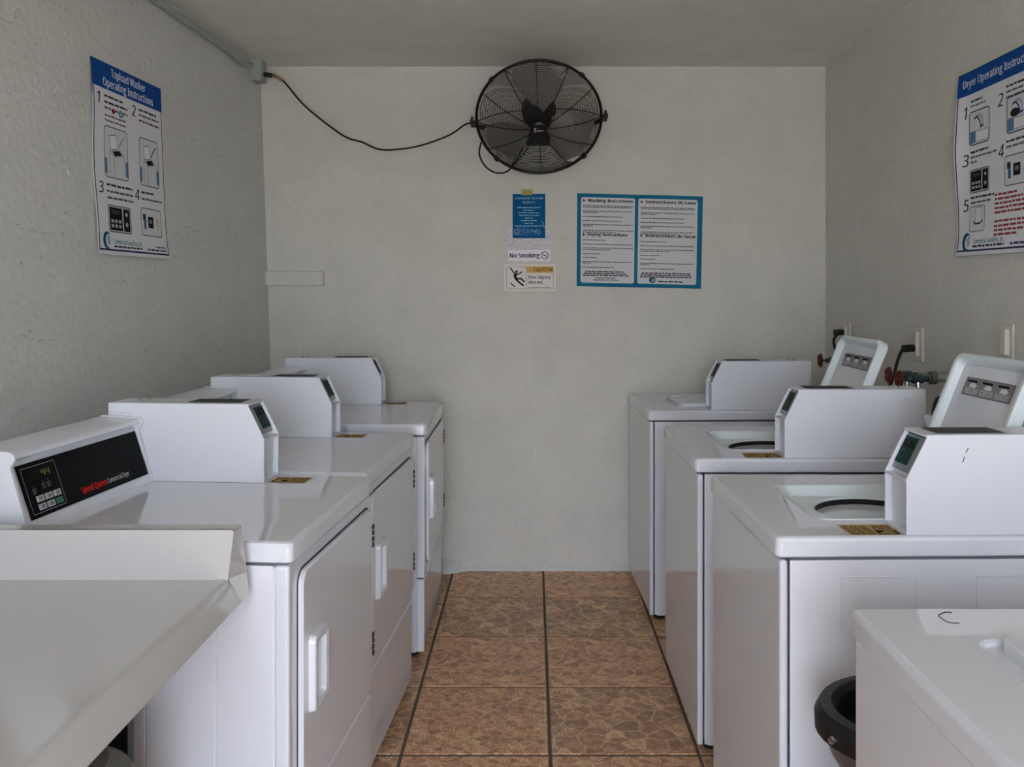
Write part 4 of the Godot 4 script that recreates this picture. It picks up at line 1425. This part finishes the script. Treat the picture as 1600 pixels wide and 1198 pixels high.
func signs():
	var r := RandomNumberGenerator.new()
	r.seed = 77
	var sans := "Droid Sans"
	# --- washer poster on the left-hand wall
	var p := poster_base(480, 660, 92)
	p.text("Topload Washer", 240, 42, 40, Color(0.86, 0.87, 0.90), sans, 0.5, 2.0, 0.0, 235)
	p.text("Operating Instructions", 240, 82, 40, Color(0.86, 0.87, 0.90), sans, 0.5, 2.0, 0.0, 345)
	for q in [["1", 24, 148], ["2", 254, 148], ["3", 24, 452], ["4", 254, 452]]:
		p.text(q[0], q[1], q[2], 56, Color(0.13, 0.17, 0.33), sans, 0.0, 1.5, 0.12)
	for k in 3:
		p.fine(72, 112 + k * 20, 120 if k == 0 else 150, 7, INK if k < 2 else Color(0.35, 0.35, 0.38), r)
		p.fine(304, 112 + k * 20, 130 if k == 0 else 150, 7, INK if k == 0 else Color(0.4, 0.38, 0.4), r)
		p.fine(72, 416 + k * 22, 168, 7, INK if k == 0 else Color(0.35, 0.35, 0.38), r)
	p.fine(300, 416, 90, 7, INK, r)
	p.fine(300, 440, 150, 7, Color(0.4, 0.38, 0.4), r)
	for k in 2:
		p.fine(72, 178 + k * 17, 140, 6, Color(0.4, 0.38, 0.4), r)
	p.disc(Vector2(128, 160), 11, 9, Color(0.55, 0.16, 0.15), 14)
	p.disc(Vector2(178, 160), 17, 12, Color(0.30, 0.47, 0.62), 16)
	p.disc(Vector2(178, 160), 10, 6, Color(0.70, 0.75, 0.80), 14)
	draw_washer(p, 66, 216, 150, 178, false)
	draw_washer(p, 296, 216, 142, 178, true)
	draw_panel(p, 70, 488, 150, 94)
	draw_card(p, 290, 476, 150, 104)
	logo(p, 54, 612, 30)
	p.text("Commercial Laundries, Inc.", 96, 620, 23, Color(0.20, 0.42, 0.50), sans, 0.0, 0.5, 0.0, 190)
	p.fine(96, 628, 190, 6, INK, r)
	p.fine(384, 616, 76, 5, Color(0.25, 0.20, 0.40), r)
	p.fine(320, 628, 140, 6, Color(0.25, 0.20, 0.40), r)
	var tl := on_left(139, 87)
	var tr := on_left(249, 139)
	var br := on_left(260, 405)
	var bl := on_left(150, 396)
	var ln := (tr - tl).cross(bl - tl).normalized()
	if ln.x < 0: ln = -ln
	var lift := func(u, v): return 0.003 + 0.010 * pow(maxf(0, v - 0.75) * 4.0, 2) * (0.4 + 0.6 * u) + 0.004 * pow(1 - u, 4) * sin(v * 9.0)
	single("washer_poster", sheet([tl, tr, br, bl], ln, 0.002, lift), printed(p, 0.75), "white poster with blue heading Topload Washer Operating Instructions, above the dryers", "poster")
	# --- dryer poster on the right-hand wall
	p = poster_base(500, 660, 84)
	p.text("Dryer Operating Instructions", 250, 56, 38, Color(0.86, 0.87, 0.90), sans, 0.5, 2.0, 0.0, 440)
	for q in [["1", 34, 168], ["2", 252, 168], ["3", 34, 340], ["4", 252, 340], ["5", 34, 502]]:
		p.text(q[0], q[1], q[2], 60, Color(0.13, 0.17, 0.33), sans, 0.0, 1.5, 0.15)
	p.fine(78, 108, 76, 7, INK, r)
	p.fine(78, 126, 96, 6, Color(0.4, 0.4, 0.42), r)
	for k in 3:
		p.fine(300, 108 + k * 18, 120 + 20 * k, 7, INK if k == 0 else Color(0.4, 0.4, 0.42), r)
		p.fine(78, 290 + k * 18, [120, 170, 40][k], 7, INK if k == 0 else Color(0.4, 0.4, 0.42), r)
	for k in 2:
		p.fine(300, 290 + k * 18, 120 + 30 * k, 7, INK if k == 0 else Color(0.4, 0.4, 0.42), r)
		p.fine(78, 452 + k * 18, 150 - 20 * k, 7, INK if k == 0 else Color(0.4, 0.4, 0.42), r)
	for bx in [68, 302]:
		p.frame(bx, 148, 132, 122, 16, 4, Color(0.22, 0.24, 0.30), Color(0.83, 0.84, 0.86))
		p.rect(bx + 6, 220, 34, 42, Color(0.36, 0.50, 0.66))
		p.frame(bx + 40, 222, 84, 38, 4, 2, Color(0.45, 0.47, 0.5), Color(0.9, 0.9, 0.91))
		p.disc(Vector2(bx + 62, 190), 30, 28, Color(0.66, 0.70, 0.74), 22)
		p.disc(Vector2(bx + 58, 194), 24, 23, Color(0.85, 0.86, 0.88), 22)
		p.path([Vector2(bx + 34, 176), Vector2(bx + 54, 172), Vector2(bx + 70, 190), Vector2(bx + 76, 212), Vector2(bx + 92, 208)], 6, Color(0.16, 0.24, 0.38))
	p.disc(Vector2(350, 205), 26, 14, Color(0.14, 0.15, 0.15), 18)
	draw_panel(p, 72, 356, 126, 84)
	draw_card(p, 290, 340, 150, 100)
	p.frame(72, 486, 100, 92, 10, 3, Color(0.45, 0.47, 0.52), Color(0.84, 0.85, 0.86))
	p.frame(108, 492, 46, 56, 4, 2, Color(0.5, 0.5, 0.52), Color(0.88, 0.88, 0.89))
	p.path([Vector2(98, 540), Vector2(112, 550), Vector2(138, 550), Vector2(158, 540)], 5, Color(0.12, 0.2, 0.36))
	for k in 10:
		if k == 5: continue
		p.fine(232, 458 + k * 15, 130 if k == 0 or k == 9 else 225, 7, Color(0.58, 0.24, 0.22), r)
	logo(p, 62, 612, 32)
	p.text("Commercial Laundries, Inc.", 104, 618, 23, Color(0.20, 0.42, 0.50), sans, 0.0, 0.5, 0.0, 190)
	p.fine(104, 626, 190, 7, INK, r)
	p.fine(330, 626, 140, 7, Color(0.25, 0.20, 0.40), r)
	tl = on_right(1503, 119)
	bl = on_right(1500, 400)
	var far_d := -(tl.z + bl.z) / 2
	tl = Vector3(RIGHT, tl.y, -far_d)
	bl = Vector3(RIGHT, bl.y, -far_d)
	tr = Vector3(RIGHT, tl.y + 0.0, -(far_d - 0.50))
	br = Vector3(RIGHT, bl.y - 0.004, -(far_d - 0.50))
	var lift2 := func(u, v): return 0.003 + 0.012 * pow(maxf(0, v - 0.72) * 3.5, 2) * (1.2 - u) - 0.0 + 0.022 * pow(maxf(0.0, 1.0 - u * 7.0), 1.5) * clampf(1.0 - absf(v - 0.42) * 2.0, 0, 1)
	single("dryer_poster", sheet([tl, tr, br, bl], Vector3(-1, 0, 0), 0.002, lift2, 24, 20), printed(p, 0.75), "white poster with blue heading Dryer Operating Instructions, above the washers", "poster")
	# --- bilingual instruction board on the back wall
	p = Print.new(600, 444, Color(0.14, 0.45, 0.58))
	p.rr(18, 18, 258, 408, 10, Color(0.84, 0.845, 0.86))
	p.rr(292, 18, 284, 408, 10, Color(0.84, 0.845, 0.86))
	var heads := [["Washing Instructions", 28, 40, 215], ["Drying Instructions", 28, 202, 190], ["Instrucciones de Lavar", 304, 40, 245], ["Instrucciones de Secar", 304, 202, 245]]
	for q in heads:
		p.tri(Vector2(q[1], q[2] - 14), Vector2(q[1], q[2] + 1), Vector2(q[1] + 12, q[2] - 6), Color(0.50, 0.08, 0.14))
		p.text(q[0], q[1] + 22, q[2], 20, Color(0.10, 0.10, 0.12), sans, 0.0, 1.6, 0.0, q[3])
	var rows := [56, 63, 82, 89, 108, 128, 146, 154, 174, 182, 220, 240, 258, 266, 286, 304, 324, 331, 350]
	for i in rows.size():
		var wl: float = [240, 236, 240, 70, 190, 186, 240, 50, 240, 160, 110, 240, 240, 130, 84, 68, 236, 40, 150][i]
		p.fine(28, rows[i], wl, 3.6, Color(0.30, 0.31, 0.34), r)
		p.fine(304, rows[i] + 2, minf(wl * 1.1, 258), 3.6, Color(0.30, 0.31, 0.34), r)
	for k in 3:
		p.fine(40 - k * 6, 370 + k * 9, 190 + k * 16, 5, Color(0.18, 0.18, 0.20), r)
		p.fine(312 - k * 4, 372 + k * 9, 235 + k * 8, 5, Color(0.18, 0.18, 0.20), r)
	p.fine(90, 400, 100, 4, Color(0.2, 0.2, 0.2), r)
	p.fine(80, 410, 120, 4, Color(0.2, 0.2, 0.2), r)
	p.disc(Vector2(366, 408), 18, 13, Color(0.06, 0.30, 0.42), 20)
	p.disc(Vector2(371, 409), 12, 9, Color(0.55, 0.60, 0.64), 18)
	p.fine(392, 411, 120, 6, Color(0.18, 0.22, 0.25), r)
	single("instruction_board", sheet([at(902, 302, BACK), at(1098, 307, BACK), at(1095, 451, BACK), at(901, 447, BACK)], Vector3.BACK, 0.005, func(_u, _v): return 0.001, 2, 2), printed(p, 0.75), "teal-framed bilingual washing and drying instruction sign on the back wall", "sign")
	# --- laundry room rules: blue paper behind worn clear film, taped at the top
	p = Print.new(200, 276, Color(0.08, 0.36, 0.56))
	p.text("LAUNDRY ROOM", 100, 34, 18, Color(0.70, 0.82, 0.86), sans, 0.5, 0.8, 0.0, 172)
	p.text("RULES", 100, 60, 19, Color(0.70, 0.82, 0.86), sans, 0.5, 0.8, 0.0, 72)
	var wl2 := [140, 70, 130, 120, 50, 96, 60, 170]
	for k in wl2.size():
		p.fine(100 - wl2[k] / 2.0, 82 + k * 16.5, wl2[k], 6, Color(0.60, 0.76, 0.84), r)
	# torn, scuffed patch where film has lifted the ink
	for k in 260:
		var x := r.randf_range(4, 168)
		var y := 232.0 + r.randfn(0, 10)
		p.rect(x, y, r.randf_range(2, 16), r.randf_range(1, 4), Color(0.66, 0.70, 0.82).lerp(Color(0.10, 0.38, 0.60), r.randf()))
	p.path([Vector2(180, 168), Vector2(188, 190), Vector2(194, 210)], 6, Color(0.55, 0.60, 0.66))
	var t := thing("rules_sign", "blue laundry room rules paper taped over worn clear film on the back wall", "sign", at(825, 350, BACK))
	var o := t.position
	var q4 := func(x0, y0, x1, y1): return [at(x0, y0, BACK) - o, at(x1, y0, BACK) - o, at(x1, y1, BACK) - o, at(x0, y1, BACK) - o]
	part("paper", sheet(q4.call(801, 303, 852, 372), Vector3.BACK, 0.003, func(_u, _v): return 0.0, 2, 2), printed(p, 0.75), t)
	var film := Print.new(160, 130, Color(0.84, 0.83, 0.84))
	for k in 420:
		var c := Color(0.74, 0.72, 0.75).lerp(Color(0.96, 0.95, 0.97), r.randf())
		film.line(Vector2(r.randf() * 160, r.randf() * 130), Vector2(r.randf() * 160, r.randf() * 130).lerp(Vector2(80, 65), 0.3), r.randf_range(0.5, 2.0), c) if k < 60 else film.rect(r.randf() * 160, r.randf() * 130, r.randf_range(2, 14), r.randf_range(1, 4), c)
	part("torn_film", sheet(q4.call(791, 355, 863, 390), Vector3.BACK, 0.0015, func(u, v): return 0.0006 * sin(u * 17.0 + v * 9.0), 10, 8), printed(film, 0.3), t, "torn whitish film under the blue paper")
	part("tape", sheet(q4.call(815, 296, 832, 305), Vector3.BACK, 0.004, func(_u, _v): return 0.0, 1, 1), M.tape, t, "piece of yellow tape")
	# --- No Smoking
	p = Print.new(300, 78, Color(0.95, 0.945, 0.975))
	p.text("No Smoking", 10, 54, 44, Color(0.14, 0.12, 0.22), sans, 0.0, 2.4, 0.0, 208)
	for k in 2:
		p.disc(Vector2(258, 38), 27 - k * 5, 27 - k * 5, Color(0.28, 0.26, 0.30) if k == 0 else Color(0.95, 0.945, 0.975), 26)
	p.line(Vector2(242, 24), Vector2(274, 54), 4, Color(0.28, 0.26, 0.30))
	p.rect(244, 36, 28, 5, Color(0.3, 0.28, 0.32))
	single("no_smoking_sign", sheet([at(794, 391, BACK), at(860, 390, BACK), at(861, 408, BACK), at(795, 408, BACK)], Vector3.BACK, 0.002, func(_u, _v): return 0.0, 2, 2), printed(p, 0.75), "small white No Smoking sign between the rules and the caution sign", "sign")
	# --- caution sign
	p = Print.new(320, 160, Color(0.94, 0.92, 0.89))
	p.frame(12, 12, 296, 138, 6, 3, Color(0.66, 0.64, 0.61), Color(0.92, 0.90, 0.89))
	p.rect(140, 12, 166, 40, Color(0.86, 0.70, 0.42))
	p.line(Vector2(138, 14), Vector2(138, 148), 2, Color(0.5, 0.48, 0.46))
	p.tri(Vector2(150, 46), Vector2(164, 18), Vector2(178, 46), Color(0.74, 0.66, 0.42))
	p.text("CAUTION", 184, 43, 33, Color(0.36, 0.27, 0.14), sans, 0.0, 1.4, 0.0, 114)
	p.text("Floor slippery", 150, 88, 27, Color(0.25, 0.22, 0.28), sans, 0.0, 0.8, 0.0, 138)
	p.text("when wet.", 150, 118, 27, Color(0.25, 0.22, 0.28), sans, 0.0, 0.8, 0.0, 92)
	p.fine(150, 138, 140, 4, Color(0.4, 0.38, 0.38), r)
	var bk := Color(0.13, 0.13, 0.14)
	p.disc(Vector2(76, 46), 8, 9, bk, 14)
	p.path([Vector2(74, 56), Vector2(66, 70), Vector2(76, 90)], 17, bk)
	p.path([Vector2(68, 62), Vector2(52, 40), Vector2(38, 22)], 7, bk)
	p.path([Vector2(76, 64), Vector2(96, 56), Vector2(110, 46)], 7, bk)
	p.path([Vector2(76, 92), Vector2(100, 84), Vector2(124, 104)], 9, bk)
	p.path([Vector2(76, 94), Vector2(96, 112), Vector2(118, 128)], 10, bk)
	p.path([Vector2(40, 112), Vector2(52, 126), Vector2(66, 134)], 6, bk)
	single("caution_sign", sheet([at(788, 413, BACK), at(868, 413, BACK), at(868, 454, BACK), at(788, 454, BACK)], Vector3.BACK, 0.003, func(_u, _v): return 0.0, 2, 2), printed(p, 0.75), "worn caution sign with a slipping figure, lowest of the three small signs", "sign")

# ---------------------------------------------------------------- outlets, plugs, valves
func outlet(px, py, h: float, label: String, depth := 0.012) -> Node3D:
	var p := on_right(px, py)
	var t := thing("wall_outlet", label, "outlet", p, 0.0, "outlets behind the washers")
	var mb := MB.new()
	mb.box(Vector3(-depth, -h / 2, -0.037), Vector3(0, h / 2, 0.037), 0.003)
	part("cover_plate", mb, M.plate, t)
	mb = MB.new()
	mb.box(Vector3(-depth - 0.014, -h * 0.36, -0.017), Vector3(-depth + 0.002, h * 0.36, 0.017), 0.003)
	part("receptacle", mb, M.plate, t)
	return t

func plug_cord(start: Vector3, pts: Array, label: String):
	var t := thing("appliance_cord", label, "cord", start, 0.0, "washer power cords")
	var mb := MB.new()
	mb.tube([Vector3(0.0, 0, 0), Vector3(-0.02, 0.0, 0), Vector3(-0.045, -0.002, 0)], 0.015, 10)
	part("plug", mb, M.rubber, t)
	mb = MB.new()
	var rel := [Vector3(-0.04, -0.002, 0)]
	for p in pts:
		rel.append(p - start)
	mb.tube(smooth_path(rel, 7), 0.0062, 8)
	part("cord", mb, M.rubber, t)

func valve(pos: Vector3, label: String, size := 1.0) -> Node3D:
	# body comes out of the wall towards -X, wheel on its end
	var t := thing("water_valve", label, "valve", pos, 0.0, "water valves behind the washers")
	var bx := Basis(Vector3.BACK, PI / 2)       # local Y points to -X
	var mb := MB.new()
	mb.lathe([Vector2(0.012, -0.07), Vector2(0.012, 0.0), Vector2(0.019, 0.004), Vector2(0.019, 0.045), Vector2(0.013, 0.05), Vector2(0.011, 0.07), Vector2(0.005, 0.072), Vector2(0.005, 0.10)], Transform3D(bx.scaled(Vector3.ONE * size), Vector3.ZERO), 14)
	part("valve_body", mb, M.teal_metal, t)
	mb = MB.new()
	mb.tube([Vector3(-0.022, -0.005, 0) * size, Vector3(-0.022, -0.05, 0.004) * size], 0.013 * size, 10)
	part("hose_fitting", mb, M.chrome, t)
	mb = MB.new()
	var loop := []
	for i in 30:
		var a := TAU * i / 30
		var rr: float = (0.030 + 0.003 * cos(a * 5)) * size
		loop.append(Vector3(-0.10 * size, sin(a) * rr, cos(a) * rr))
	mb.tube(loop, 0.0065 * size, 8, false, true)
	mb.tube([Vector3(-0.10, -0.03, 0) * size, Vector3(-0.10, 0.03, 0) * size], 0.006 * size, 6)
	mb.tube([Vector3(-0.10, 0, -0.03) * size, Vector3(-0.10, 0, 0.03) * size], 0.006 * size, 6)
	mb.tube([Vector3(-0.108, 0, 0) * size, Vector3(-0.092, 0, 0) * size], 0.011 * size, 8)
	part("hand_wheel", mb, M.red_valve, t, "red hand wheel")
	return t

func plumbing():
	outlet(1326, 524, 0.125, "cream wall outlet behind the corner washer, nearest the back wall")
	outlet(1438, 537, 0.135, "cream wall outlet with a thick black plug, between the two open lids")
	outlet(1575, 534, 0.115, "empty cream wall outlet above the larger open lid", 0.006)
	var p := on_right(1326, 519) + Vector3(-0.024, 0, 0)
	plug_cord(p, [at(1312, 518, 4.02), at(1303, 530, 4.0), at(1305, 545, 4.0), at(1310, 555, 3.99), at(1303, 572, 3.97), at(1292, 597, 3.92), at(1286, 640, 3.9)], "thin black power cord looping down behind the corner washer")
	p = on_right(1438, 544) + Vector3(-0.024, 0, 0)
	plug_cord(p, [at(1410, 546, 3.27), at(1403, 562, 3.26), at(1397, 585, 3.25), at(1390, 606, 3.24), at(1386, 640, 3.22)], "thick black power cord running down beside the red valves")
	var lone := valve(at(1310, 563, 4.05), "lone red-wheeled water valve beside the back wall corner", 0.85)
	var pipe0 := MB.new()
	pipe0.tube([Vector3(0.02, 0.0, 0), Vector3(RIGHT - lone.position.x, 0.0, 0)], 0.012, 10)
	part("supply_pipe", pipe0, M.mech, lone)
	var v := valve(at(1424, 586, 3.12), "red-wheeled water valve with green body, next to the black cord", 0.82)
	var stub := MB.new()
	stub.tube([Vector3(0.02, 0.0, 0), Vector3(RIGHT - v.position.x, 0.0, 0)], 0.012, 10)
	part("supply_pipe", stub, M.mech, v)
	v = valve(at(1442, 592, 2.98), "red-wheeled water valve whose grey pipe runs into the wall", 0.82)
	# grey supply pipe and union of the second valve
	var mb := MB.new()
	var a := Vector3(0.03, 0.004, 0)
	mb.lathe([Vector2(0.016, -0.034), Vector2(0.023, -0.031), Vector2(0.023, -0.012), Vector2(0.016, -0.009)], Transform3D(Basis(Vector3.BACK, PI / 2), Vector3(0.012, 0.004, 0)), 14)
	part("union_nut", mb, M.brass, v)
	mb = MB.new()
	mb.tube([Vector3(0.02, 0.004, 0), Vector3(RIGHT - v.position.x, 0.004, -0.004)], 0.014, 12)
	part("supply_pipe", mb, M.mech, v)
	# drain hose over a white standpipe
	var dp := at(1466, 660, 2.56)
	var t := thing("drain_standpipe", "white standpipe cup with a black drain hose, behind the middle washer", "pipe", Vector3(dp.x, 0, dp.z))
	mb = MB.new()
	mb.lathe([Vector2(0.026, 0.0), Vector2(0.026, dp.y - 0.02), Vector2(0.036, dp.y), Vector2(0.038, dp.y + 0.018), Vector2(0.030, dp.y + 0.022), Vector2(0.022, dp.y + 0.01), Vector2(0.0, dp.y)], Transform3D(), 20)
	part("standpipe", mb, M.plastic_white, t)
	mb = MB.new()
	var b := Vector3(dp.x, 0, dp.z)
	mb.tube(smooth_path([Vector3(0, dp.y + 0.0, 0), Vector3(0.0, dp.y + 0.035, -0.004), Vector3(0.022, dp.y + 0.058, -0.035), Vector3(0.035, dp.y + 0.03, -0.07), Vector3(0.04, dp.y - 0.12, -0.08), Vector3(0.04, dp.y - 0.4, -0.08)], 6), 0.016, 10)
	part("drain_hose", mb, M.rubber, t, "black corrugated drain hose")

# ---------------------------------------------------------------- tubs
func bins():
	# black tub on a post in the gap between two washers
	var c := Vector3(0.735, 0, -1.622)
	var t := thing("utility_tub", "black oval plastic tub on a grey post, between two washers", "tub", c)
	var mb := MB.new()
	var ry := 0.648
	var T := Transform3D(Basis(), Vector3.ZERO)
	mb.lathe([Vector2(0.03, ry - 0.27), Vector2(0.065, ry - 0.22), Vector2(0.105, ry - 0.15), Vector2(0.140, ry - 0.08), Vector2(0.152, ry - 0.035), Vector2(0.146, ry - 0.033), Vector2(0.135, ry - 0.075), Vector2(0.100, ry - 0.145), Vector2(0.06, ry - 0.21), Vector2(0.0, ry - 0.235)], T, 40, 1.22)
	part("bowl", mb, M.tub_grey, t, "dark grey tapering bowl")
	mb = MB.new()
	mb.lathe([Vector2(0.148, ry - 0.045), Vector2(0.163, ry - 0.038), Vector2(0.164, ry - 0.012), Vector2(0.155, ry + 0.008), Vector2(0.138, ry + 0.010), Vector2(0.130, ry - 0.005), Vector2(0.124, ry - 0.05), Vector2(0.095, ry - 0.12), Vector2(0.06, ry - 0.18), Vector2(0.0, ry - 0.205)], T, 40, 1.22)
	part("rolled_rim", mb, M.black, t, "black rolled rim and inside")
	mb = MB.new()
	mb.lathe([Vector2(0.0, 0.006), Vector2(0.006, 0.005), Vector2(0.008, 0.0)], Transform3D(Basis(Quaternion(Vector3.UP, Vector3(-0.8, 0, 0.6))), Vector3(-0.190, ry - 0.024, 0.052)), 10)
	part("rivet", mb, M.chrome, t)
	mb = MB.new()
	mb.lathe([Vector2(0.13, 0.0), Vector2(0.13, 0.015), Vector2(0.03, 0.04), Vector2(0.024, 0.06), Vector2(0.024, ry - 0.24), Vector2(0.06, ry - 0.225)], T, 24)
	part("pedestal", mb, M.tub_grey, t)
	# grey bin with domed lid under the counter
	t = thing("waste_bin", "grey-green bin with a domed lid under the counter", "bin", Vector3(-0.80, 0, -1.44))
	mb = MB.new()
	mb.lathe([Vector2(0.0, 0.0), Vector2(0.105, 0.0), Vector2(0.11, 0.01), Vector2(0.128, 0.57), Vector2(0.124, 0.58)], T, 32)
	part("bin_body", mb, M.grey_plastic, t)
	mb = MB.new()
	mb.lathe([Vector2(0.128, 0.572), Vector2(0.134, 0.576), Vector2(0.134, 0.596), Vector2(0.120, 0.622), Vector2(0.085, 0.646), Vector2(0.04, 0.658), Vector2(0.0, 0.660)], T, 32)
	part("bin_lid", mb, M.grey_plastic, t)
